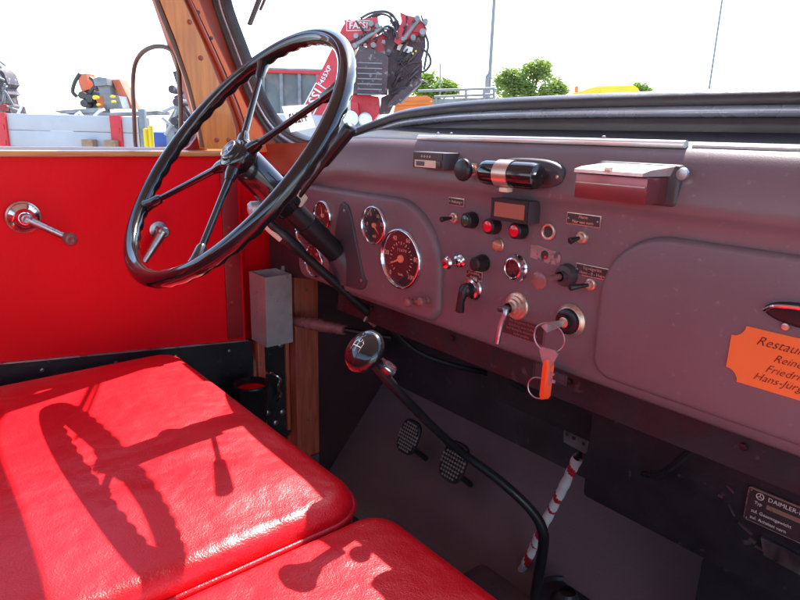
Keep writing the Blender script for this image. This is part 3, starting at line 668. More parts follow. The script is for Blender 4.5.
# ashtray box
ax0, ax1 = -.452, -.366
p = MB(); p.pad(rrect(ax0-.002, 1.982, ax1+.012, 2.026, .006, 4), onface(YR+.004), .012, .004, 3); at_ = p.build('ashtray', 'dashdark', dash, 50)
p = MB(); p.box(((ax0+ax1)/2, YR-.026, 1.9995), (ax1-ax0, .046, .0275), bev=.0025); p.build('ashtray_body', mat('ashtray_red_reflection', (.26, .07, .08), .24, .6, .1, 20), at_)  # red reflection of the seat is put into the body colour
p = MB(); p.prism([(ax0-.001, YR-.0510, 2.014), (ax0-.001, YR-.0510, 2.0175), (ax0+.004, YR-.046, 2.0205), (ax0+.010, YR-.006, 2.0245), (ax0+.006, YR-.006, 2.014)], (ax1-ax0-.004, 0, 0)); 
p.build('ashtray_lid', mat('lid_metal', (.82, .78, .78), .24, .7, .08, 20, rvar=.05), at_)
MB().box(((ax0+ax1)/2-.002, YR-.0500, 2.0190), (.007, .006, .005), bev=.001).build('lid_catch', 'brass', at_)
MB().box(((ax0+ax1)/2, YR-.0498, 2.0035), (ax1-ax0-.003, .001, .0012)).build('body_seam', 'steel', at_)
MB().lathe((ax1+.014, YR-.006, 2.017), (0, -1, 0), [(0, .007), (.003, .006), (.004, 0)], 12).build('lid_pivot', 'steel', at_)

def onto_roll(o, parent_z=1.745):
    k = .042; x = -.6+o.location.x; z = parent_z+o.location.z
    o.location += V((x*k, .027, (z-2.05)*k)); o.scale = (1+k,)*3
for o, dx in ((ck, .026), (rk, .024), (lm, .018), (at_, .038)):
    onto_roll(o); o.location.x += dx
# ---- below the dashboard
ul = MB(); ul.box((-.27, .735, 1.705), (1.60, .02, .05), rx=-.15); ul.build('under_dash_rail', 'blackpanel', cab)
ud = MB(); ud.box((.02, .84, 1.60), (1.0, .10, .20), bev=.01); ud.build('wiring_cover', 'blackpanel', cab)
for (x, z, w, h, a) in ((-.268, 1.618, .012, .0025, .5), (-.278, 1.603, .006, .004, 0), (-.262, 1.590, .016, .0022, .9), (-.240, 1.600, .010, .0018, .2), (-.2425, 1.574, .020, .004, .4), (-.232, 1.562, .009, .005, .3), (-.222, 1.556, .012, .003, .1)):
    MB().box((x, .7893, z), (w, .0006, h), ry=a).build('paint_chip', 'steel', cab)
for pts, r in (([(-.95, .72, 1.74), (-.90, .80, 1.62), (-.80, .95, 1.56), (-.72, 1.10, 1.50)], .006), ([(-.70, .74, 1.72), (-.66, .86, 1.60), (-.60, 1.0, 1.57), (-.62, 1.10, 1.45)], .0045), ([(-.30, .745, 1.68), (-.36, .775, 1.60), (-.44, .84, 1.565), (-.60, 1.0, 1.52), (-.66, 1.10, 1.40)], .005)):
    MB().tube(smooth_path(pts, 8), r, 8).build('cable', 'blacksat', cab)
for x in (-.95, -.72, -.48, -.24, .02): MB().lathe((x, .7235, 1.712), (0, -1, 0), [(0, .005), (.002, .0045), (.003, 0)], 6).build('bolt', 'blacksat', cab)
# maker's plate on a dark field
y = .787; mp_ = MB(); mp_.pad(rrect(-.246, 1.5895, -.100, 1.6355, .004, 4), onface(y), .0025, .0005, 1); mk = mp_.build('makers_plate', 'brass', cab)
MB().box((-.173, y-.0030, 1.6125), (.142, .0012, .042)).build('plate_field', 'plateback', mk)
t = MB(); yy = y-.0040
t.text('DAIMLER-BENZ AG', (-.222, yy, 1.6285), .0078, h=.0002, align='LEFT'); torus(t, (-.231, yy, 1.628), (0, -1, 0), .0042, .0005, 24, 6)
for k in range(3): a = R(90+120*k); t.box((-.231+.002*math.cos(a), yy, 1.628+.002*math.sin(a)), (.004, .0004, .0007), ry=-a)
for (s, x, z) in (('Typ', -.236, 1.618), ('zul. Gesamtgewicht', -.238, 1.606), ('zul. Achslast vorn', -.238, 1.597)):
    t.text(s, (x, yy, z), .0058, h=.0002, align='LEFT')
t.build('lettering', 'pale', mk, 0)
t = MB()
for (x0, x1, z) in ((-.222, -.112, 1.6185), (-.180, -.112, 1.606), (-.180, -.112, 1.597)): t.box(((x0+x1)/2, yy, z), (x1-x0, .0006, .0055))
t.build('blank_fields', 'brass', mk, 0)
for (x, z) in ((-.2425, 1.632), (-.2425, 1.593)): MB().lathe((x, y-.0036, z), (0, -1, 0), [(0, .0015), (.001, .001), (.0012, 0)], 8).build('rivet', 'steel', mk)
MB().prism([(-.222, .788, 1.575), (-.215, .788, 1.553), (-.10, .788, 1.545), (-.10, .788, 1.568)], (0, -.004, 0)).build('steel_strip', 'steel', cab)
# grey bracket plate above the taped lever
bp = V((-0.5441, 0.86, 1.5473)); br = MB(); br.pad([(bp.x+a, bp.z+c) for a, c in ((-.026, .010), (-.024, -.012), (.020, -.016), (.024, -.010), (.026, .012), (.01, .016))], onface(.862), .003, .001, 1); brk = br.build('lever_bracket', 'steel', cab)
for dx in (-.018, -.004, .016): MB().lathe((bp.x+dx, .8585, bp.z+.004-dx*.1), (0, -1, 0), [(0, .0035), (.0006, .0035), (.0006, 0)], 10).build('hole', 'rubber', brk)
MB().box((-.50, .90, 1.62), (.5, .09, .12)).build('under_dash_beam', 'blackpanel', cab)

# ============================================================ KEYS
KY = .632
kr = V((-0.4548, 0.632, 1.8027))
kb = thing('key_bunch', 'key ring with keys and an orange fob hanging from the ignition switch', 'keys', (kr.x, kr.y, kr.z-.06))
kp = MB(); p1 = V((-.4565, D-.016, 1.8175)); p2 = V((-0.4594, 0.632, 1.8162))
kp.prism([p1+V((0, 0, .0035)), p2+V((0, 0, .007)), p2+V((-.008, -.003, 0)), p2+V((0, 0, -.007)), p1+V((0, 0, -.0035))], (.0015, -.0008, 0)); kp.build('ignition_key', 'key', kb)
rg = MB(); x_ = V((.86, .4, -.1)).normalized(); z_ = V((0, 0, 1))
rg.tube([kr+(x_*math.cos(a)+z_*math.sin(a))*.0195 for a in [2*math.pi*k/40 for k in range(40)]], .0012, 8, closed=True); rg.build('split_ring', 'steel', kb)
k0 = V((-0.4515, 0.628, 1.7855)); k1 = V((-0.4456, 0.628, 1.7449))
kk_ = MB(); kk_.prism([k0+V((-.014, 0, -.001)), k0+V((-.010, 0, .004)), k0+V((.010, 0, .005)), k0+V((.015, 0, .001)), k0+V((.005, 0, -.022)), k1+V((.0035, 0, 0)), k1+V((0, 0, -.003)), k1+V((-.0035, 0, 0)), k0+V((-.005, 0, -.022))], (0, .002, 0))
kk_.prism([k1+V((.003, 0, .002)), k1+V((.008, 0, .002)), k1+V((.008, 0, .006)), k1+V((.003, 0, .006))], (0, .0018, 0)); kk_.prism([k1+V((.003, 0, .012)), k1+V((.006, 0, .012)), k1+V((.006, 0, .015)), k1+V((.003, 0, .015))], (0, .0018, 0)); kk_.build('key', 'key', kb)
f0 = V((-0.4519, 0.624, 1.774)); f1 = V((-0.4528, 0.624, 1.7211))
fo = MB(); fo.prism([f0+V((-.0015, 0, 0)), f0+V((.0015, 0, .002)), f0+V((.0035, 0, -.008)), f1+V((.003, 0, .004)), f1+V((0, 0, -.001)), f1+V((-.003, 0, .004)), f0+V((-.003, 0, -.008))], (.004, .010, 0)); fo.build('key_fob', 'fob', kb)
r2 = V((-0.462, 0.628, 1.7324)); rg = MB(); rg.tube([r2+(V((.9, .3, 0))*math.cos(a)+z_*math.sin(a))*.0145 for a in [2*math.pi*k/36 for k in range(36)]], .0011, 8, closed=True); rg.build('small_ring', 'steel', kb)
lb_ = V((-0.4846, 0.66, 1.7401))
tg = MB(); tg.box(lb_, (.020, .002, .024), bev=.003); tg.box(lb_+V((.028, .006, -.002)), (.022, .002, .016), bev=.003); tg.build('keyhole_tag', 'dashdark', kb)

# ============================================================ STEERING
WC = V((-0.99, 0.4583, 2.0144)); WN = V((0, -0.7771, 0.6293)); E1 = V((1, 0, 0)); E2 = V((0, 0.6293, 0.7771)); RR = .247
sw = thing('steering_wheel', 'large black four-spoke steering wheel with scalloped grip rim', 'steering wheel', WC)
rim = MB(); rings = []; NM = 288; NS = 16
for i in range(NM):
    a = 2*math.pi*i/NM; rad = E1*math.cos(a)+E2*math.sin(a); c = WC+rad*RR
    ring = []
    sc_ = .5+.5*math.cos(a*44)
    for k in range(NS):
        p = 2*math.pi*k/NS; cn, cr2 = math.sin(p), math.cos(p)    # along axis (to driver), radial
        r = .0145
        w = max(0., -cn*1.0-cr2*.05)                              # finger grips at the back and inner side
        r *= 1 - .20*min(1, w)*(sc_**1.3)
        ring.append(c + rad*(cr2*r*.95) + WN*(cn*r))
    rings.append(rim.loop(ring))
for i in range(NM): rim.bridge(rings[i], rings[(i+1) % NM])
rim.build('rim', 'black', sw, 80)
for deg in (34, 122, 214, 302):
    a = R(deg); d_ = E1*math.cos(a)+E2*math.sin(a); s0 = WC - WN*.014 + d_*.022; s1 = WC - WN*.003 + d_*(RR-.008)
    sp = MB(); sp.tube([s0, s0+(s1-s0)*.12, s0+(s1-s0)*.5, s1], [.0105, .0062, .0055, .0055], 14); spo = sp.build('spoke', 'black', sw)
    fe = MB(); q0 = s0+(s1-s0)*.80; fe.tube([q0, q0+(s1-q0)*.15, q0+(s1-q0)*.6, s1], [.0062, .0088, .0098, .0125], 14); fe.build('ferrule', 'black', spo)
    fe = MB(); fe.tube([s0-(s1-s0)*.03, s0+(s1-s0)*.10, s0+(s1-s0)*.16], [.012, .0105, .0072], 14); fe.build('spoke_root', 'black', spo)
hb_ = MB(); hb_.lathe(WC-WN*.035, WN, [(0, .024), (.006, .030), (.018, .034), (.026, .034), (.031, .032), (.034, .028)], 36); hub = hb_.build('hub', 'black', sw, 50)
hb_ = MB(); hb_.lathe(WC-WN*.004, WN, [(0, .0275), (.004, .0265), (.0062, .023), (.0055, .020), (.008, .018), (.0105, .013), (.012, .006), (.0124, 0)], 36); hc = hb_.build('horn_button', 'black', sw, 40)
em = MB(); c_ = WC+WN*.0085; 
em.tube([c_-WN*.0005+(E1*math.cos(a)+E2*math.sin(a))*.0155 for a in [2*math.pi*k/32 for k in range(32)]], .0009, 6, closed=True)
for k in range(3):
    a = R(90+120*k); d_ = E1*math.cos(a)+E2*math.sin(a); q_ = E1*-math.sin(a)+E2*math.cos(a)
    em.prism([c_+q_*.0014+WN*.0025, c_+d_*.0148-WN*.0008, c_-q_*.0014+WN*.0025], WN*.0008)
em.build('emblem', 'steel', hc, 0)
colm = thing('steering_column', 'black steering column with cream collar and indicator stalk', 'steering column', (-.985, .6, 1.88))
CB = V((-.982, .69, 1.797)); CA = WC-WN*.03; ca = (CA-CB).normalized(); CL = (CA-CB).length
MB().lathe(CB, ca, [(-.03, .0205), (CL*.66, .0205)], 32).build('column_tube', 'blacksat', colm)
MB().lathe(CB+ca*CL*.61, ca*1.0, [(0, .0205), (.0, .0285), (.004, .030), (CL*.40-.006, .030), (CL*.40, .026)], 36).build('column_head', 'black', colm)
cq = CB+ca*CL*.60
MB().box(cq+V((.004, .004, .022)), (.040, .036, .026), rx=-.75, bev=.006).build('cream_collar', 'cream', colm)
MB().lathe(CB+ca*CL*.30, ca, [(0, .0208), (0, .0225), (.045, .0225), (.045, .0208)], 32).build('column_sleeve', 'blacksat', colm)
# boot funnel to the dashboard
bf = MB(); bf.lathe(CB-ca*.004, ca, [(0, .046), (.010, .038), (.025, .029), (.040, .024), (.045, .021)], 32); bf.build('column_boot', 'dashdark', colm)
# indicator stalk
tip = V((-0.8464, 0.6, 2.0602)); sb = V((-0.965, 0.5723, 1.9392))
ia = MB(); ia.tube([sb, sb+(tip-sb)*.45, sb+(tip-sb)*.50, sb+(tip-sb)*.75, sb+(tip-sb)*.97, tip], [.0042, .0045, .0085, .0105, .0120, .0085], 16); ia.build('indicator_stalk', 'blacksat', colm, 60)
# second lever down left of the column with its metal end pieces
ta = V((-1, 0.5266, 1.8919)); tb_ = V((-0.99, 0.5915, 1.8288)); tc_ = V((-0.965, 0.7415, 1.6846))
tu = MB(); tu.tube(smooth_path([ta, ta+(tb_-ta)*.4, tb_, tb_+(tc_-tb_)*.5, tc_], 4), [.0095]*4+[.0125]*4+[.0090]*9, 14); tu.build('linkage_rod', 'blacksat', colm, 60)
MB().box(tc_+V((-.004, 0, .002)), (.034, .03, .022), rx=.8, ry=.4, bev=.004).build('rod_clamp', 'grip', colm)
MB().tube([tc_+V((-.004, -.02, .002)), tc_+V((.01, .02, -.012))], .008, 6).build('clamp_bolt', 'steel', colm)
kn = V((-1, 0.5157, 1.9174))
MB().lathe(kn, (-.3, -.75, -.1), [(0, 0), (0, .013), (.018, .0145), (.024, .010), (.026, 0)], 20).build('lever_boss', 'galv', colm)
MB().tube([V((-1, 0.5148, 1.8927)), V((-1, 0.5301, 1.8773)), V((-0.99, 0.5462, 1.8592))], [.0055, .006, .005], 12).build('lever_end', 'cream', colm)

# brown grip of the parking brake, left of the gear lever
pbg = thing('parking_brake_handle', 'brown plastic handle pointing left below the steering column', 'handle', (-1.1529, 0.8, 1.6036))
a0 = V((-1.2958, 0.74, 1.5981)); a1 = V((-1.1528, 0.8, 1.5986)); a2 = V((-1.05, 0.86, 1.5952))
p = MB(); p.tube([a0, a0+(a1-a0)*.1, a0+(a1-a0)*.5, a1], [.010, .0165, .0195, .015], 14, flat=.8); p.build('grip', 'grip', pbg, 60)
p = MB(); p.tube([a1, a2], .007, 12); p.build('rod', 'blacksat', pbg)

# ============================================================ GEAR LEVER
K = V((-.585, .430, 1.792)); G1 = V((-.640, .870, 1.372))
gl0 = thing('gear_lever', 'long black gear lever with round black and chrome shift knob', 'gear lever', (-.66, 1.0, 1.06))
lv = [K+V((-.004, .022, -.024)), V((-0.5925, 0.52, 1.6909)), V((-0.6377, 0.66, 1.5604)), V((-0.6133, 0.75, 1.477)), V((-0.5766, 0.795, 1.4213)), V((-0.5615, 0.815, 1.3769)), V((-0.569, 0.83, 1.3159)), V((-0.5852, 0.845, 1.2018)), V((-0.5868, 0.85, 1.0577))]
sp_ = smooth_path(lv, 5); nn = len(sp_)
p = MB(); p.tube(sp_, [.0066+.0032*min(1, max(0, (i-8)/18)) for i in range(nn)], 16); p.build('shaft', 'blacksat', gl0, 80)
kd = V((-.60, -.62, .50)); kd = (K-lv[1]).normalized()*.55+V((-.05, -.62, .42)); kd.normalize()
p = MB(); p.lathe(K-kd*.012, kd, [(-.022, .007), (-.016, .013), (-.006, .020), (.000, .0275), (.004, .0292), (.009, .0285), (.014, .024), (.018, .015), (.020, .006), (.0202, 0)], 36); kb_ = p.build('shift_knob', 'black', gl0, 60)
p = MB(); p.lathe(K-kd*.034, kd, [(-.030, .0062), (-.028, .0095), (-.016, .0095), (-.012, .0080), (.0, .0085), (.012, .012)], 20); p.build('knob_collar', 'chrome', gl0, 50)
# shift pattern engraved on the knob
x_ = kd.cross(V((0, 0, 1))).normalized()*-1; y_ = x_.cross(kd)*-1
if y_.z < 0: y_ = -y_
if x_.x < 0: x_ = -x_
def kpt(u, v): return K-kd*.012+kd*(.0206-18*(u*u+v*v))+x_*u+y_*v
p = MB()
for (u0, v0, u1, v1) in ((-.008, -.007, -.008, .005), (0, -.007, 0, .005), (.008, -.007, .008, .005), (-.008, 0, .008, 0)):
    p.tube([kpt(u0+(u1-u0)*k/4, v0+(v1-v0)*k/4) for k in range(5)], .00045, 5)
for u in (-.008, 0, .008): p.tube([kpt(u+.0025*math.cos(a), .0085+.0025*math.sin(a)) for a in [2*math.pi*k/14 for k in range(14)]], .00045, 5, closed=True)
p.build('shift_pattern', 'pale', kb_, 0)
bb_ = V((-0.656, 1.071, 1.055))
bc_ = V((-0.5658, 0.9214, 1.165)); p = MB(); p.lathe(bc_, (0, 0, 1), [(0, .070), (.010, .069), (.013, .066), (.012, .062), (.006, .058), (.006, .03), (.02, .022), (.03, .016)], 40); p.build('lever_boot', 'rubber', gl0)

# ============================================================ TAPED LEVER
tl = thing('taped_lever', 'thin lever wrapped in red and white barrier tape behind the gear lever', 'lever', (-0.6996, 0.95, 1.1325))
t0 = V((-0.5431, 0.87, 1.5138)); t1 = V((-0.6982, 0.95, 1.1461))
nseg = [0, .09, .13, .25, .33, .50, .56, .60, .74, .80, .86, .93, 1.0]
p = MB()
N_ = 130
prevr = None
xb, yb, zb = basis(t1-t0)
for i in range(N_+1):
    s_ = i/N_; c = t0+(t1-t0)*s_ + xb*.002*math.sin(9*s_)
    r = .0092+.0006*math.sin(s_*70)+.0004*math.sin(s_*31)
    ring = p.loop([c+(xb*math.cos(2*math.pi*k/12)+yb*math.sin(2*math.pi*k/12))*r for k in range(12)])
    if prevr:
        for k in range(12):
            ph = (s_*6.5+k/12*.8+.25*math.sin(s_*17)) % 1
            p.face([prevr[k], prevr[(k+1) % 12], ring[(k+1) % 12], ring[k]], 1 if ph < .24+.1*math.sin(s_*23) else 0)
    prevr = ring
p.build('tape_wrap', ['tapew', 'taper'], tl, 60)
p = MB(); p.tube([t0+(t0-t1)*.06, t0], .0048, 10); p.build('lever_rod', 'blacksat', tl); p = MB(); p.tube([t1, t1+(t1-t0)*.12], .005, 10); p.build('lever_rod', 'blacksat', tl)

# ============================================================ PEDALS
def pedal(px_c, y, w, h, label, nm):
    c = V(px_c); t = thing(nm, label, 'pedal', (c.x, c.y+.02, c.z-.05), 'foot pedals')
    up = V((0, .45, 1)).normalized(); nrm = V((0, -1, .45)).normalized()
    f = lambda u, v, w_: c+V((1, 0, 0))*u+up*v+nrm*w_
    ou = [(w*math.copysign(abs(math.cos(a))**.6, math.cos(a)), h*math.copysign(abs(math.sin(a))**.6, math.sin(a))) for a in [2*math.pi*k/32 for k in range(32)]]
    p = MB(); p.pad(ou, f, .008, .003, 3); pp_ = p.build('pedal_pad', 'blacksat', t)
    p = MB()
    for i in range(-4, 5):
        for j in range(-5, 6):
            u, v = i*w/4.4, j*h/5.2
            if abs(u/w)**2.6+abs(v/h)**2.6 < .8:
                q = f(u, v, .0085); p.lathe(q, nrm, [(-.001, .0042), (.0022, .0022), (.0024, 0)], 4)
    p.build('tread', mat('worn_tread', (.55, .45, .44), .45, .7, .2, 60), pp_, 0)
    p = MB(); p.tube([c-nrm*.002-up*.01, c-nrm*.03-up*.03, V((c.x, 1.08, c.z-.15))], .007, 10); p.build('pedal_arm', 'blacksat', t)
pedal((-1.0783, 0.95, 1.3042), .95, .034, .044, 'left ribbed foot pedal, nearer the door', 'clutch_pedal')
pedal((-0.9153, 0.95, 1.3074), .95, .037, .048, 'right ribbed foot pedal, under the gear lever', 'brake_pedal')

# ============================================================ SEATS
def cushion(name, label, x0, x1, y0, y1, z, h, rf, crown, slope=0.):
    t = thing(name, label, 'truck seat', ((x0+x1)/2, (y0+y1)/2, z-h-.10))
    ou = rrect(x0, y0, x1, y1, rf, 12)
    f = lambda u, v, w: V((u, v, z-h+w-slope*(y1-v)))
    p = MB(); n0 = len(ou)
    # finer outline
    o2 = []
    for i in range(n0):
        a, b2 = V(ou[i]), V(ou[(i+1) % n0]); m = max(1, int((b2-a).length/.04))
        for k in range(m): o2.append(tuple(a+(b2-a)*k/m))
    p.pad(o2, f, h, .028, 7, crown=crown, rings=9); p.build('cushion', 'leather', t, 80)
    p = MB(); P_ = [V(q) for q in o2]; n = len(P_); pts = []
    for i in range(n):
        tt = (P_[(i+1) % n]-P_[i-1]).normalized(); nr = V((tt.y, -tt.x)); q = P_[i]+nr*.0015; pts.append(f(q.x, q.y, h-.030))
    p.tube(pts, .0042, 8, closed=True); p.build('piping', 'piping', t, 80)
    p = MB(); p.box(((x0+x1)/2, (y0+y1)/2-.01, z-h-.065), (x1-x0-.03, y1-y0-.04, .13), bev=.01); p.build('seat_base', 'blackpanel', t)
    return t
SD = cushion('driver_bench', 'red leather driver seat under the steering wheel, crossed by the wheel shadow', -1.305, -.590, -.12, .452, 1.582, .125, (.04, .04, .060, .055), .010)
SP = cushion('passenger_bench', 'red leather passenger seat cut off at the bottom of the view, nearest the camera', -.580, .12, -.12, .463, 1.569, .125, (.04, .04, .05, .05), .010)
for (x0, x1, pr_) in ((-1.25, -.576, SD), (-.558, .10, SP)):
    p = MB(); p.pad(rrect(x0, 1.56, x1, 2.02, .05, 6), lambda u, v, w: V((u, -.46+w+(1.56-v)*.12, v)), .12, .03, 5, crown=.01, rings=5)
    p.build('backrest', 'leather', pr_, 80)

# ============================================================ THINGS ON THE WINDSCREEN AND OUTSIDE THE CAB
# paper, its number showing through mirrored
ps = ((-1.3753, 0.773, 2.1072), (-1.2563, 0.7722, 2.1095), (-1.2511, 0.7894, 2.0602), (-1.3713, 0.7938, 2.0476))
pt = [V(p)-wn_*.003 for p in ps]
sg = thing('paper_sign', 'small white paper sheet with mirrored number on the windscreen', 'sign', pt[3])
p = MB(); p.prism([pt[0], pt[1], pt[2], pt[3]], -wn_*.0006); p.build('sheet', 'paper', sg, 0)
ux = (pt[2]-pt[3]).normalized(); uy = (pt[0]-pt[3]); uy = (uy-ux*uy.dot(ux)).normalized()
p = MB(); c = (pt[0]+pt[1]+pt[2]+pt[3])/4; p.text('44263', c-wn_*.0014, .034, ux=ux, uy=uy, h=.0002, mirror=True, bold=.0006); p.build('lettering', 'greyink', sg, 0)
# wiper
w0 = V((-1.4654, 0.7111, 2.2841))+wn_*.03; w1 = V((-1.3219, 0.6848, 2.3592))+wn_*.03
wp = thing('windscreen_wiper', 'black windscreen wiper hanging down at the top of the windscreen', 'wiper', w1)
wdv = (w1-w0); p = MB(); p.tube([w0, w0+wdv*1.1], .0065, 8, flat=.6); p.build('wiper_blade', 'rubber', wp); p = MB(); p.tube([w0+wdv*.30+wn_*.012+V((.006, 0, 0)), w0+wdv*1.6+wn_*.016+V((.012, 0, 0))], .0035, 8); p.build('wiper_arm', 'mirrorframe', wp)
# door mirror
MX = 1.42                                                # depth of the mirror from the camera plane
def UVW(u, z, w=1.62): return V((u*0.6428+w*-0.766, u*0.766+w*0.6428, z))
FH = V((-0.766, 0.6428, 0)); RH = V((0.6428, 0.766, 0))
MP = [V(q) for q in ((-1.692, 0.5233, 2.0027), (-1.6892, 0.5248, 2.0911), (-1.6861, 0.5263, 2.1509), (-1.6756, 0.5318, 2.1976), (-1.6529, 0.5435, 2.2248), (-1.6208, 0.5601, 2.2375), (-1.5878, 0.5771, 2.2365), (-1.5645, 0.5892, 2.2225), (-1.556, 0.5936, 2.1932), (-1.5547, 0.5943, 2.1387), (-1.5563, 0.5935, 2.0808), (-1.5635, 0.5897, 2.0215), (-1.5818, 0.5803, 2.0017), (-1.6751, 0.532, 1.9934))]
MNV = V((0.4592, -0.8884, 0)); ml = smooth_loop(MP, 5)
mr_ = thing('mirror_bracket', 'tall rounded open loop of thin brown tube outside the side window', 'mirror bracket', MP[0])
p = MB(); p.tube(ml, .0055, 10, closed=True); p.build('tube_loop', 'mirrorframe', mr_, 80)
MB().tube([MP[6]-MNV*.01, V((-1.45, .60, 2.25))], .006, 8).build('mirror_arm', 'mirrorframe', mr_)
MB().tube([MP[12]-MNV*.01, V((-1.46, .70, 1.9))], .006, 8).build('mirror_arm', 'mirrorframe', mr_)
# outer skin of the door / cab side so the shell is closed from outside
MB().box((DX-.07, .0, 1.72), (.05, 1.36, .50), bev=.02).build('outer_skin', 'orangebody' if False else 'red', door)
MB().box((-.4, 1.35, 1.70), (1.3, .42, .34), bev=.08).build('bonnet_cowl', 'red', cab)

# ============================================================ BACKGROUND MACHINES
def P3(d, pts, dd=0): return [UVW(a, b2, d+dd) for a, b2 in pts]
def slab(b, d, pts, th, mi=0, dd=0.): b.prism(P3(d, pts, dd), FH*th, mi=mi); return b

# --- truck with grey side boards, far left
DL = 9.5
ft = thing('flatbed_truck', 'truck with long grey dropside boards and red vertical bands', 'truck', UVW(-6, 0, DL))
bd = MB(); q = ((-7.7518, 2.1099), (-3.9268, 2.2483))
x0_, z0_ = q[0][0], (q[0][1]+q[1][1])/2; x1_ = q[1][0]
for k in range(4): bd.box(UVW((x0_+x1_)/2, 0, DL)+V((0, 0, z0_-.10-.235*k)), (x1_-x0_, .05, .230), rz=0.8727, bev=.012)
bd.build('side_board', 'alu', ft)
for pxs in (-5.9405, -4.2443):
    bb2 = MB(); bb2.box(UVW(pxs, z0_-.45, DL-.045), (.165, .05, .95), rz=0.8727, bev=.01)
    for k in range(3): bb2.box(UVW(pxs+.03, z0_-.18-.22*k, DL-.075), (.05, .02, .07), rz=0.8727)
    bb2.build('red_band', 'bandred', ft)
for pxs in (-4.6247, -4.2955):
    MB().box(UVW(pxs, 1.7444, DL-.13), (.16, .16, .22), rz=0.8727, bev=.01).build('wooden_block', 'blockwood', ft)
bm_ = MB()
for (a, b2, zoff, th) in ((42, 142, 0, .06), (75, 160, .03, .05)):
    pass
for pa, th in ((((-5.3393, 2.2552), (-4.6559, 2.3145), (-4.6486, 2.2443), (-5.2263, 2.2157)), 0.4), (((-5.2576, 2.2008), (-3.7464, 2.2951), (-3.7503, 2.2457), (-5.261, 2.1724)), 0.5),):
    slab(bm_, DL+.3, pa, th)
bm_.build('loose_beam', 'crane_grey', ft)
bm_ = MB()
for pts in (((-4.9044, 2.1955), (-4.8405, 2.2395), (-4.8024, 2.184)), ((-4.6249, 2.1884), (-4.5438, 2.261), (-4.4672, 2.2911)), ((-5.7792, 2.1594), (-5.6473, 2.3738), (-5.6107, 2.2061))): bm_.tube([UVW(a, b2, DL+.1) for a, b2 in pts], .022, 6)
bm_.build('lashing_bar', 'white', ft)
ch = MB(); ch.box(UVW((x0_+x1_)/2, 1.0, DL+.9), (x1_-x0_, 1.0, .25), rz=0.8727)
for u in (x0_+.8, x0_+1.9, x1_-.9):
    ch.lathe(UVW(u, .5, DL+.1), FH, [(0, 0), (0, .3), (.0, .5), (.28, .5), (.28, 0)], 28)
ch.build('chassis', 'crane_black', ft)

MB().box(UVW(x1_+.055, z0_-.42, DL+.02), (.10, .09, 1.1), rz=0.8727, bev=.02).build('corner_post', 'crane_grey', ft)
# --- folded orange and grey crane standing behind those boards
c2 = thing('small_loader_crane', 'small folded orange and grey loader crane behind the grey boards', 'crane', UVW(-4.8518, 1.1, 10.4))
p = MB()
for pts, th, dd in ((((-5.1574, 2.8237), (-5.0125, 2.8423), (-5.0217, 2.601), (-5.121, 2.5681), (-5.1561, 2.6884)), 0.25, -0.1), (((-4.6709, 2.7607), (-4.5579, 2.7785), (-4.4386, 2.509), (-4.3742, 2.3269), (-4.518, 2.3386)), 0.3, 0), (((-4.8415, 2.4837), (-4.694, 2.5179), (-4.6484, 2.32), (-4.8098, 2.3159)), 0.35, -0.25), (((-4.974, 2.7532), (-4.8912, 2.7853), (-4.8935, 2.6041), (-4.9591, 2.5873)), 0.2, 0)): slab(p, 10.4, pts, th, dd=dd)
p.build('orange_arm', 'crane_orange', c2)
p = MB()
for pts, th, dd in ((((-4.8783, 2.7556), (-4.7956, 2.7877), (-4.6695, 2.7758), (-4.6636, 2.6704), (-4.8569, 2.6505)), 0.4, -0.2), (((-5.1708, 2.5517), (-5.0041, 2.6166), (-4.9317, 2.5424), (-4.8445, 2.4531), (-4.842, 2.3151), (-5.1326, 2.3079)), 0.35, 0), (((-4.6926, 2.5332), (-4.4546, 2.5086), (-4.4065, 2.326), (-4.6968, 2.3188)), 0.4, -0.3), (((-4.8569, 2.6505), (-4.6796, 2.67), (-4.6633, 2.5034), (-4.8269, 2.4688)), 0.3, -0.1)): slab(p, 10.4, pts, th, dd=dd)
p.build('grey_mast', 'crane_grey', c2)
p = MB()
for pts in (((-5.1239, 2.8395), (-5.2183, 2.7019), (-5.2653, 2.5645), (-5.2095, 2.4898)), ((-4.9709, 2.7833), (-4.9133, 2.7246), (-4.8935, 2.6041)), ((-4.8684, 2.6955), (-4.9767, 2.5717), (-5.0552, 2.4326))): p.tube(smooth_path([UVW(a, b2, 10.3) for a, b2 in pts]), .03, 8)
for a, b2 in ((-5.0793, 2.5083), (-4.9716, 2.4652), (-5.06, 2.3865)): p.cyl(UVW(a, b2, 10.2), UVW(a, b2, 10.6), .06, n=12)
p.build('hydraulic_hose', 'rubber', c2)
p = MB(); 
for a, b2, r in ((-4.7626, 2.4704, 0.032), (-4.5042, 2.4922, 0.02), (-4.495, 2.416, 0.02), (-4.7247, 2.3642, 0.02)): p.cyl(UVW(a, b2, 9.95), UVW(a, b2, 10.05), r, n=16)
p.build('yellow_disc', 'yellow', c2)
p = MB(); p.box(UVW(-4.8234, 1.35, 10.6), (1.0, .6, 1.7), rz=0.8727); p.build('crane_base', 'crane_grey', c2)

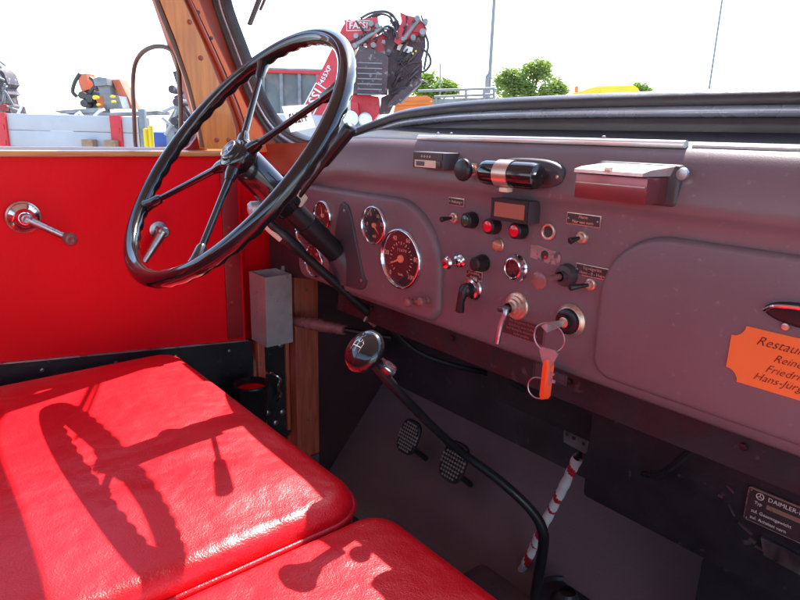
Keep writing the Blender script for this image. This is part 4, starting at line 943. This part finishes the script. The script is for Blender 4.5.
# --- dark crane at the left edge
c3 = thing('dark_loader_crane', 'dark grey loader crane at the left edge of the yard', 'crane', UVW(-7.1634, 1.1, 11.5))
p = MB()
for pts, th, dd in ((((-7.3557, 3.0135), (-7.147, 3.0022), (-7.0554, 2.9053), (-7.0104, 2.7235), (-7.0728, 2.655), (-7.0159, 2.5556), (-7.1474, 2.5018), (-7.2421, 2.5837), (-7.3793, 2.6138)), 0.35, 0), (((-7.3487, 2.581), (-7.1758, 2.5517), (-7.1618, 2.3999), (-7.0261, 2.3524), (-7.027, 2.2159), (-7.4033, 2.2065)), 0.5, 0)): slab(p, 11.5, pts, th, dd=dd)
p.build('folded_mast', 'crane_black', c3)
p = MB(); rnd = random.Random(3)
for k in range(14):
    a, b2 = rnd.uniform(*(-7.2486, -6.9834)), rnd.uniform(*(2.2796, 2.9865))
    p.tube(smooth_path([UVW(a, b2, 11.4), UVW(a+rnd.uniform(-.15, .15), b2+rnd.uniform(.0, .2), 11.3), UVW(a+rnd.uniform(-.2, .2), b2+rnd.uniform(-.2, .1), 11.4)]), .02, 6)
p.build('hydraulic_hose', 'crane_grey', c3)
p = MB(); 
slab(p, 11.4, ((-7.1172, 2.3964), (-6.9804, 2.3662), (-6.9944, 2.2646), (-7.1339, 2.278)), .1, dd=-.1); p.build('control_box', 'reddark', c3)
p = MB(); p.box(UVW(-7.2339, 1.0, 11.7), (1.2, .6, 2.0), rz=0.8727); p.build('crane_base', 'crane_grey', c3)

# --- grey machinery behind the mirror
c4 = thing('grey_machine', 'pale grey crane machinery between the mirror and the window post', 'machine', UVW(-2.9114, 0, 8.5))
p = MB(); 
for pts, th, dd in ((((-2.8864, 2.7519), (-2.8262, 2.6799), (-2.7778, 2.409), (-2.7079, 2.2602), (-2.6535, 2.0587), (-2.7346, 2.0311), (-2.8577, 2.1807), (-2.945, 2.4546)), 0.3, 0), (((-3.1938, 2.0961), (-3.0603, 2.3017), (-2.9385, 2.3549), (-2.9106, 2.1794), (-3.0089, 1.8958), (-3.2012, 1.8134)), 0.4, 0.1), (((-2.9419, 2.3047), (-2.6289, 2.2622), (-2.5964, 1.6465), (-3.0533, 1.6348)), 0.6, 0.2)): slab(p, 8.5, pts, th, dd=dd)
p.build('machine_body', 'crane_grey', c4)
p = MB(); rnd = random.Random(5)
for pts in (((-3.143, 2.2493), (-3.0208, 2.3027), (-2.9402, 2.3298)), ((-3.1617, 2.1731), (-3.0745, 2.0991), (-2.9164, 2.0903)), ((-2.9277, 2.7142), (-2.8133, 2.4704), (-2.746, 2.2845)), ((-2.8793, 2.2559), (-2.7784, 2.1827), (-2.6478, 2.1606)), ((-3.1376, 1.9569), (-3.0198, 2.1259), (-2.9567, 2.2792))): p.tube([UVW(a, b2, 8.4) for a, b2 in pts], .022, 6)
p.build('machine_arm', 'alu', c4)
p = MB()
for pts, th, dd in ((((-2.9205, 2.4303), (-2.8664, 2.4566), (-2.6992, 2.1847), (-2.6697, 2.0072), (-2.7612, 2.0305)), 0.15, -0.3), (((-2.9238, 2.179), (-2.7746, 2.246), (-2.7146, 2.1463), (-2.8416, 2.0156), (-2.9188, 2.052)), 0.2, -0.35), (((-2.9139, 2.7268), (-2.8612, 2.7403), (-2.8063, 2.582), (-2.8617, 2.5312)), 0.2, -0.3), (((-2.9222, 2.0008), (-2.618, 1.9829), (-2.6294, 1.7761), (-2.9373, 1.7682)), 0.2, -0.35)): slab(p, 8.5, pts, th, dd=dd)
for a, b2 in ((-2.8632, 2.5064), (-2.8203, 2.3579), (-2.7714, 2.0813), (-2.8609, 2.1299)): p.cyl(UVW(a, b2, 8.0), UVW(a, b2, 8.3), .05, n=12)
p.build('machine_fittings', 'crane_black', c4)
for px_, lab in ((-3.713, 'left'), (-3.6409, 'right')):
    p = MB(); p.cyl(UVW(px_, 0, 9.2), UVW(px_, 2.0679 if lab == 'right' else 2.0264, 9.2), .035, n=14)
    p.lathe(UVW(px_, 2.0541 if lab == 'right' else 2.0125, 9.2), (0, 0, 1), [(0, .035), (.02, .02), (.025, 0)], 14)
    tag(p.build('bollard', 'yellow'), 'yellow steel bollard seen beside the mirror, %s one of the pair' % lab, 'bollard', 'yellow bollards')
vn = thing('blue_van', 'small blue vehicle with a red rear panel far behind the bollards', 'vehicle', UVW(-6.1658, 0, 16))
p = MB(); a, b2 = (-6.2688, 2.0343); p.box(UVW(a+.22, 1.2, 16.8), (.75, 1.4, 1.5), rz=0.8727, bev=.12); p.build('body', 'blueb', vn)
p = MB(); p.box(UVW(a+.26, 1.15, 16.05), (.35, .05, .9), rz=0.8727, bev=.02); p.build('tail_panel', 'bandred', vn)
for s_ in (-.25, .25): MB().lathe(UVW(a+.22+s_, .32, 16.1), FH, [(0, 0), (0, .3), (.2, .3), (.2, 0)], 20).build('wheel', 'rubber', vn)

# --- the big red knuckle boom crane
DC = 8.6
c1 = thing('loader_crane', 'large folded red and black loader crane seen through the windscreen above the wheel', 'crane', UVW(-0.4367, .9, DC))
p = MB(); slab(p, DC, ((-1.4225, 2.2191), (-1.3402, 2.374), (-0.8242, 3.369), (-0.7474, 3.4539), (-0.6703, 3.4202), (-0.6431, 3.206), (-0.7062, 2.9131), (-0.9949, 2.4585), (-1.1562, 2.1746), (-1.1852, 1.9412), (-1.347, 1.911)), .32)
bmn = p.build('main_boom', 'crane_red', c1, 30)
p = MB()
for pts, th, dd in ((((-0.7987, 3.429), (-0.7345, 3.4187), (-0.4656, 3.4607), (-0.3761, 3.4747), (-0.3609, 3.3326), (-0.4497, 3.2347), (-0.5263, 3.1606), (-0.7073, 3.1321), (-0.7854, 3.2745)), 0.3, -0.08), (((-0.3984, 3.2599), (-0.2962, 3.3103), (-0.2202, 3.3717), (-0.1922, 3.265), (-0.2662, 3.0945), (-0.3695, 3.0677), (-0.5256, 3.1002), (-0.5007, 3.1854)), 0.25, 0.05)): slab(p, DC, pts, th, dd=dd)
p.build('boom_head', 'crane_red', c1)
p = MB()
for pts, th, dd in ((((-0.096, 3.5404), (-0.0056, 3.5073), (0.1618, 3.4759), (0.2159, 3.3942), (0.1549, 3.2973), (0.0021, 3.2337), (-0.1122, 3.1587), (-0.1648, 3.1936), (-0.1166, 3.3385), (-0.0677, 3.4348)), 0.3, -0.05), (((0.074, 3.4145), (0.2159, 3.3942), (0.2561, 3.3476), (0.1678, 3.2977), (0.0773, 3.3074)), 0.3, -0.1)): slab(p, DC, pts, th, dd=dd)
p.build('jib', 'crane_red', c1)
p = MB()
for pts, th, dd in ((((-0.7307, 2.5531), (-0.3608, 2.5246), (-0.344, 2.31), (-0.4355, 2.1927), (-0.7293, 2.2366)), 0.5, 0.1), (((-0.7037, 2.4405), (-0.6242, 2.4299), (-0.596, 2.2399), (-0.7026, 2.2372)), 0.2, -0.1)): slab(p, DC, pts, th, dd=dd)
p.build('crane_base', 'crane_red', c1)
p = MB(); pts = ((-0.5906, 3.1107), (-0.4996, 3.0888), (-0.2648, 3.0216), (-0.2248, 2.9739), (-0.2425, 2.5527), (-0.6777, 2.5293), (-0.6923, 2.7657), (-0.6543, 2.9633))
slab(p, DC, pts, .5, dd=-.25); p.build('hose_guard', 'crane_black', c1)
p = MB()
for k in range(7):
    (a, z1), (c_2, z2) = (-0.6283, 2.9639), (-0.2892, 2.9356)
    f_ = k/7.; p.box(UVW((a+c_2)/2, z1-.06-f_*.44, DC-.26), ((c_2-a)*.92, .02, .012), rz=0.8727)
p.build('guard_rib', 'crane_grey', c1)
p = MB()
for pts, th, dd in ((((-0.2651, 3.0338), (-0.1898, 3.1568), (-0.126, 3.1945), (0.0902, 3.3077), (0.2309, 3.335), (0.2498, 3.1675), (0.2035, 3.0088), (0.2199, 2.9114), (0.1997, 2.7383), (-0.0191, 2.5833), (-0.1479, 2.4544), (-0.2112, 2.3134), (-0.3438, 2.2973), (-0.321, 2.5131), (-0.2293, 2.553)), 0.35, 0.1), (((-0.1998, 2.4025), (-0.1617, 2.4793), (0.1858, 2.7627), (0.2141, 2.7014), (-0.1203, 2.4045)), 0.2, -0.25), (((-0.2462, 3.383), (-0.144, 3.4092), (-0.1137, 3.2189), (-0.2259, 3.0226), (-0.2783, 3.0456), (-0.2686, 3.2151)), 0.25, 0)): slab(p, DC, pts, th, dd=dd)
p.build('mast', 'crane_black', c1)
p = MB()
for a, b2 in ((-0.4581, 3.3779), (-0.3742, 3.3561), (-0.6433, 3.23), (-0.6554, 3.1152), (0.1242, 3.4513), (-0.0488, 3.2084), (0.0797, 3.2296), (0.2279, 3.4183), (0.1935, 3.2983), (-0.2935, 3.1663), (-0.4223, 3.127)): p.cyl(UVW(a, b2, DC-.20), UVW(a, b2, DC-.04), .027+.009*math.sin(a*9), n=18)
p.build('pivot_pin', 'crane_grey', c1)
p = MB()
for pts, r in ((((-0.6296, 3.134), (-0.4627, 3.2464), (-0.3097, 3.3458)), 0.026), (((-0.0359, 3.2087), (0.0634, 3.3429), (0.1498, 3.4519)), 0.024), (((-0.0679, 2.4311), (0.0863, 2.5859), (0.1883, 2.6883)), 0.02)): p.tube([UVW(a, b2, DC-.17) for a, b2 in pts], r, 10)
p.build('hydraulic_cylinder', 'crane_grey', c1)
p = MB()
for j, pts in enumerate((((-0.5936, 3.4458), (-0.479, 3.5076), (-0.3515, 3.5343), (-0.2235, 3.5256), (-0.1446, 3.433), (-0.1289, 3.3143)), ((-0.555, 3.4349), (-0.4022, 3.5095), (-0.2486, 3.5014), (-0.1825, 3.4083), (-0.1664, 3.2656)), ((-0.4529, 3.4728), (-0.3004, 3.5355), (-0.1716, 3.4915), (-0.1043, 3.3626), (-0.1384, 3.1701)), ((0.2123, 3.1304), (0.2926, 3.0596), (0.3223, 2.9629), (0.2734, 2.8759), (0.2094, 2.8374)), ((-0.3726, 3.2606), (-0.2714, 3.3586), (-0.168, 3.3373), (-0.1137, 3.2189)), ((0.2184, 3.3228), (0.2752, 3.1802), (0.2555, 3.01), (0.2347, 2.8626)), ((-0.222, 3.4548), (-0.0921, 3.3867), (-0.0164, 3.4361)))):
    p.tube(smooth_path([UVW(a, b2, DC-.1+.06*(j % 4)) for a, b2 in pts]), .016, 7)
p.build('hydraulic_hose', 'rubber', c1)
p = MB()
for a, b2 in ((0.0023, 2.9977), (0.0404, 3.0291), (0.0847, 3.0667), (0.1227, 3.0979)): p.cyl(UVW(a, b2, DC+.06), UVW(a, b2, DC+.11), .014, n=10)
p.build('yellow_valve', 'yellow', c1)
rnd = random.Random(11); p = MB()
ca_, cb_, cc_ = V((*(-0.1749, 2.479), 0)), V((*(0.1858, 2.7627), 0)), V((*(-0.0349, 3.1726), 0))
for k in range(30):
    f1, f2 = rnd.random(), rnd.random()
    if f1+f2 > 1: f1, f2 = 1-f1, 1-f2
    q = ca_+(cb_-ca_)*f1+(cc_-ca_)*f2; l = rnd.uniform(.03, .14); an = rnd.choice([.85, .85, -.7, .3])+rnd.uniform(-.2, .2); d_ = V((math.cos(an), math.sin(an), 0))*l
    p.tube([UVW(q.x-d_.x, q.y-d_.y, DC+.07), UVW(q.x, q.y+rnd.uniform(-.01, .02), DC+.03), UVW(q.x+d_.x, q.y+d_.y, DC+.07)], rnd.uniform(.008, .026), 8)
p.build('pipework', 'pipe', c1)
rnd = random.Random(12); p = MB(); ca_, cb_ = V((*(-0.6043, 3.2069), 0)), V((*(0.2151, 3.4179), 0))
for k in range(14):
    q = ca_+(cb_-ca_)*rnd.random()+V((0, rnd.uniform(-.16, .10), 0)); r_ = rnd.uniform(.05, .16)
    p.tube(smooth_path([UVW(q.x, q.y, DC-.12), UVW(q.x+rnd.uniform(-r_, r_), q.y+rnd.uniform(0, r_), DC-.2), UVW(q.x+rnd.uniform(-r_, r_), q.y+rnd.uniform(-r_, r_), DC-.1)]), rnd.uniform(.007, .015), 6)
p.build('small_hoses', 'crane_black', c1)
p = MB(); p.box(UVW(-0.0207, 3.1247, DC+.07), (.20, .02, .08), rz=0.8727, ry=.25); p.build('sky_gap_plate', 'white', c1)
bu = V(-1.1537*V((1,0,0))) if False else None
dv = (0.4768, 0.8425); L2 = math.hypot(*dv); UX = (RH*dv[0]+V((0, 0, 1))*dv[1])/L2; UY = UX.cross(FH)*1.0
if UY.z < 0: UY = -UY
def OT(pxy, dd=0): return UVW(pxy[0], pxy[1], DC-.012-dd)
p = MB(); p.text('FASSI', OT((-1.2337, 2.402)), .165, ux=UX, uy=UY, h=.003, bold=.003, space=1.1); p.text('F455XP', OT((-1.0592, 2.7567)), .082, ux=UX, uy=UY, h=.003, bold=.002, space=1.1)
def frame2(b, c, hw, hh, ux, uy, r):
    q = [c+ux*hw+uy*hh, c-ux*hw+uy*hh, c-ux*hw-uy*hh, c+ux*hw-uy*hh]
    for i in range(4): b.tube([q[i], q[(i+1) % 4]], r, 6)
frame2(p, OT((-1.2337, 2.402)), .26, .08, UX, UY, .009)
hx = RH; hy = V((0, 0, 1)); hc_ = UVW(*(-0.6185, 3.3621), DC-.095)
p.text('FASSI', hc_, .105, ux=hx*.998+hy*.05, uy=hy, h=.003, bold=.002); frame2(p, hc_, .115*1.3, .055, (hx+hy*.05).normalized(), hy, .005)
p.build('lettering', 'white', bmn, 0)
p = MB(); p.lathe(UVW(*(-0.7025, 2.2244), DC-.2), -FH, [(0, .10), (.03, .10), (.035, .08), (.025, .07), (.03, .03), (.032, 0)], 30); p.build('work_lamp', 'white', c1)
p = MB(); p.lathe(UVW(*(-0.5158, 2.2163), DC-.2), -FH, [(0, .09), (.05, .07), (.06, 0)], 24); p.build('lamp_cover', 'white', c1)
# truck under the crane
p = MB(); p.box(UVW(-0.4625, 1.2, DC+.5), (1.9, 1.1, 1.2), rz=0.8727, bev=.05); p.build('carrier_body', 'crane_grey', c1)
p = MB(); p.box(UVW(-1.4861, 2.0485, 9.0), (.85, .9, .44), rz=0.8727, bev=.05); p.build('carrier_bonnet', 'alu', c1)
p = MB(); p.box(UVW(-0.7712, 2.0789, 8.9), (.7, .8, .30), rz=0.8727, bev=.05); p.build('tool_box', 'crane_grey', c1)
for u in (-1.5, .4):
    MB().lathe(UVW(-0.4625+u, .52, DC-.1), FH, [(0, 0), (0, .3), (0, .52), (.3, .52), (.3, 0)], 28).build('wheel', 'rubber', c1)

# --- grey container with red rails
ct = thing('skip_container', 'grey green steel container with red top rail behind the crane', 'container', UVW(-2.3123, .3, 13))
(a, zt), (c_2, zb_) = (-3.3601, 3.224), (-1.2028, 2.1938)
p = MB(); p.box(UVW((a+c_2)/2, (zt+.3)/2, 14.1), (c_2-a, 2.2, zt-.3), rz=0.8727); p.build('container_body', 'container', ct)
p = MB()
for k in range(6): p.box(UVW(a+(c_2-a)*(k+.5)/6, (zt+.3)/2, 12.98), (.07, .10, zt-.4), rz=0.8727, bev=.015)
p.box(UVW((a+c_2)/2, zt-.02, 12.97), (c_2-a, .12, .07), rz=0.8727); p.build('container_rib', 'crane_grey', ct)
p = MB(); p.box(UVW((a+c_2)/2, 3.1714, 12.95), (c_2-a, .10, .06), rz=0.8727, bev=.01)
q = ((-1.4624, 3.159), (-1.884, 2.658)); p.tube([UVW(*q[0], 12.9), UVW(*q[1], 12.9)], .06, 8); p.build('red_rail', 'bandred', ct)

# --- orange tipper, yellow machine, rails
ot = thing('orange_tipper', 'orange tipper body low behind the crane', 'tipper', UVW(0.1498, .6, 14))
p = MB(); slab(p, 14, ((-0.2766, 2.3766), (-0.1982, 2.7299), (-0.1142, 2.814), (0.4646, 2.8591), (0.5962, 2.7908), (0.6115, 2.3989)), 1.8); p.build('tipper_body', 'orangebody', ot)
p = MB(); q = ((-0.1968, 2.6683), (0.5779, 2.7082)); p.tube([UVW(*q[0], 13.97), UVW(*q[1], 13.97)], .04, 8); p.build('body_rail', 'orangebody', ot)
for u in (-.3, .6): MB().lathe(UVW(0.1498+u, .5, 14.1), FH, [(0, 0), (0, .5), (.3, .5), (.3, 0)], 24).build('wheel', 'rubber', ot)
rt = thing('railed_trailer', 'grey trailer frame with open guard rails beyond the dashboard', 'trailer', UVW(1.5136, .6, 18))
p = MB()
for (pa) in (((0.3452, 3.202), (2.433, 3.3192)), ((0.7921, 3.0557), (2.4431, 3.1625)), ((0.8483, 3.0308), (0.8547, 2.8727)), ((1.6641, 3.2871), (1.6793, 2.9988)), ((2.1574, 3.3255), (2.1764, 3.0112)), ((2.4322, 3.3323), (2.4525, 3.0181))): p.tube([UVW(*pa[0], 18), UVW(*pa[1], 18)], .035, 8)
p.build('guard_rail', 'galvpost', rt)
p = MB(); q = ((0.7389, 3.0017), (2.4474, 3.0969), (2.4729, 2.701), (0.7522, 2.6578)); slab(p, 18, q, .8, dd=.1); p.build('trailer_bed', 'crane_grey', rt)
p = MB(); p.tube([UVW(*(0.9468, 3.9673), 18.4), UVW(*(0.9864, 3.0342), 18.4)], .02, 8); p.build('antenna', 'galvpost', rt)
for u in (-.7, .7): MB().lathe(UVW(1.5136+u, .45, 18.1), FH, [(0, 0), (0, .45), (.3, .45), (.3, 0)], 24).build('wheel', 'rubber', rt)
ym = thing('yellow_machine', 'flat yellow vehicle roof with amber beacon above the dashboard', 'machine', UVW(6.8211, 0, 22))
p = MB(); slab(p, 22, ((5.692, 2.9775), (5.6387, 3.5238), (5.9345, 3.5951), (6.193, 3.6972), (6.5212, 3.769), (7.6571, 3.8131), (7.8007, 3.7371), (7.8837, 3.6116), (7.9923, 3.5504), (8.0574, 3.0367)), 1.6); p.build('cab_roof', 'yellow', ym, 0)
p = MB(); p.lathe(UVW(*(5.901, 3.5942), 22.6), (0, 0, 1), [(0, .07), (.16, .065), (.20, .04), (.21, 0)], 16); p.build('beacon', 'orangebody', ym)
p = MB(); q = ((5.7858, 3.3993), (7.9037, 3.452)); p.box(UVW((q[0][0]+q[1][0])/2, 1.3, 22.9), (q[1][0]-q[0][0], 1.4, 1.9), rz=0.8727, bev=.05); p.build('machine_body', 'yellow', ym)

# --- lamp poles
for (pxa, d, r0_, r1_, lab, hh) in ((3.8259, 30, .095, .060, 'grey lamp pole between the two larger trees, with a thick base', 12), (17.5936, 38, .07, .045, 'thin grey lamp pole on its own at the right', 14)):
    t = thing('lamp_pole', lab, 'pole', UVW(pxa, 0, d), 'lamp poles in the yard')
    p = MB(); b0 = UVW(pxa, 0, d); p.lathe(b0, (0, 0, 1), [(0, 0), (0, r0_*1.2), (1.2, r0_*1.2), (1.25, r0_), (hh, r1_), (hh, 0)], 14); p.build('pole', 'galvpost', t)
    p = MB(); p.tube(smooth_path([b0+V((0, 0, hh-.05)), b0+V((0, 0, hh+.3))+RH*.3, b0+V((0, 0, hh+.4))+RH*1.0]), .04, 8); p.box(b0+V((0, 0, hh+.42))+RH*1.3, (.7, .3, .12), rz=0.8727, bev=.03); p.build('lamp_head', 'galvpost', t)
    if d == 30:
        q = ((3.7424, 3.6549), (3.6889, 4.5249), (3.7668, 4.7426)); p = MB(); p.tube(smooth_path([UVW(*q[0], 29.8), UVW(*q[1], 29.8), UVW(*q[2], 29.9)]), .09, 10); p.build('cable_box', 'galvpost', t)

# --- trees
def tree(name, label, d, blobs, leafm, n, lsz, trunk_u, seed):
    rnd = random.Random(seed); t = thing(name, label, 'tree', UVW(trunk_u, 0, d), 'trees beyond the yard')
    zt = max(b_[1] for b_ in blobs)
    p = MB(); base = UVW(trunk_u, 0, d); zc = sum(b_[1] for b_ in blobs)/len(blobs)
    p.tube(smooth_path([base, base+V((.1, 0, zc*.35)), base+V((0, .1, zc*.7)), base+V((.05, 0, zc))]), [.30]*5+[.24]*6+[.18]*8, 10, caps=False)
    for (u, z, r) in blobs:
        c = UVW(u, z, d+rnd.uniform(-.5, .5)); s0 = base+V((0, 0, zc*.62+rnd.uniform(-.3, .3)))
        p.tube(smooth_path([s0, s0+(c-s0)*.5+V((0, 0, .2)), c+V((0, 0, r*.5))]), [.10]*4+[.06]*5+[.03]*4, 6, caps=False)
    p.build('trunk', 'bark', t)
    p = MB()
    for k in range(n):
        u, z, r = blobs[rnd.randrange(len(blobs))]
        # shell-weighted cluster positions
        v = V((rnd.gauss(0, 1), rnd.gauss(0, 1), rnd.gauss(0, 1))).normalized()*(r*rnd.uniform(.35, 1.0)**.6*rnd.uniform(.8, 1.12))
        c = UVW(u, z, d)+V((v.x, v.y, v.z*.8))
        if noise.noise(c*1.1+V((seed, 0, 0))) < -.12: continue
        for _ in range(5):
            q = c+V((rnd.uniform(-1, 1), rnd.uniform(-1, 1), rnd.uniform(-1, 1)))*lsz*1.6
            x, y, z_2 = basis((rnd.uniform(-1, 1), rnd.uniform(-1, 1), rnd.uniform(-.2, 1))); s_ = lsz*rnd.uniform(.5, 1)
            vs = p.loop([q-x*s_*.9, q-y*s_*.45, q+x*s_*.9, q+y*s_*.45]); p.face(vs)
    p.build('crown', leafm, t, 0)
def blobs(*a): return a
tree('broadleaf_tree', 'small green tree beside the crane', 45, [(*q, r) for q, r in zip(((1.1913, 5.395), (1.7993, 5.67), (2.6389, 5.3007), (3.2007, 5.0535), (2.0997, 5.0262), (1.2784, 4.8749)), (.7, .6, .55, .45, .8, .7))], 'leaf', 1100, .16, 2.0997, 1)
tree('broadleaf_tree', 'broad loose-crowned green tree in the middle, right of the lamp pole', 48, [(*q, r) for q, r in zip(((7.1167, 5.9016), (7.7445, 6.3316), (8.4476, 5.7266), (9.1072, 6.6405), (9.8841, 6.934), (10.1845, 5.9776), (10.9395, 5.719), (9.3419, 5.5403), (7.4576, 5.2148), (8.4269, 5.0293), (10.256, 5.1447), (11.3306, 5.4505), (9.6505, 6.2408)), (.8, .7, .8, .8, .7, 1.0, .6, 1.0, .9, 1.0, 1.0, .5, .9))], 'leaf2', 2600, .17, 9.1333, 2)
tree('broadleaf_tree', 'tip of a distant green tree behind the yellow roof', 60, [(*q, r) for q, r in zip(((20.8989, 6.7287), (21.64, 6.6603), (22.2324, 6.3271), (21.5118, 6.222)), (.5, .5, .4, .6))], 'leaf', 400, .16, 21.5009, 3)
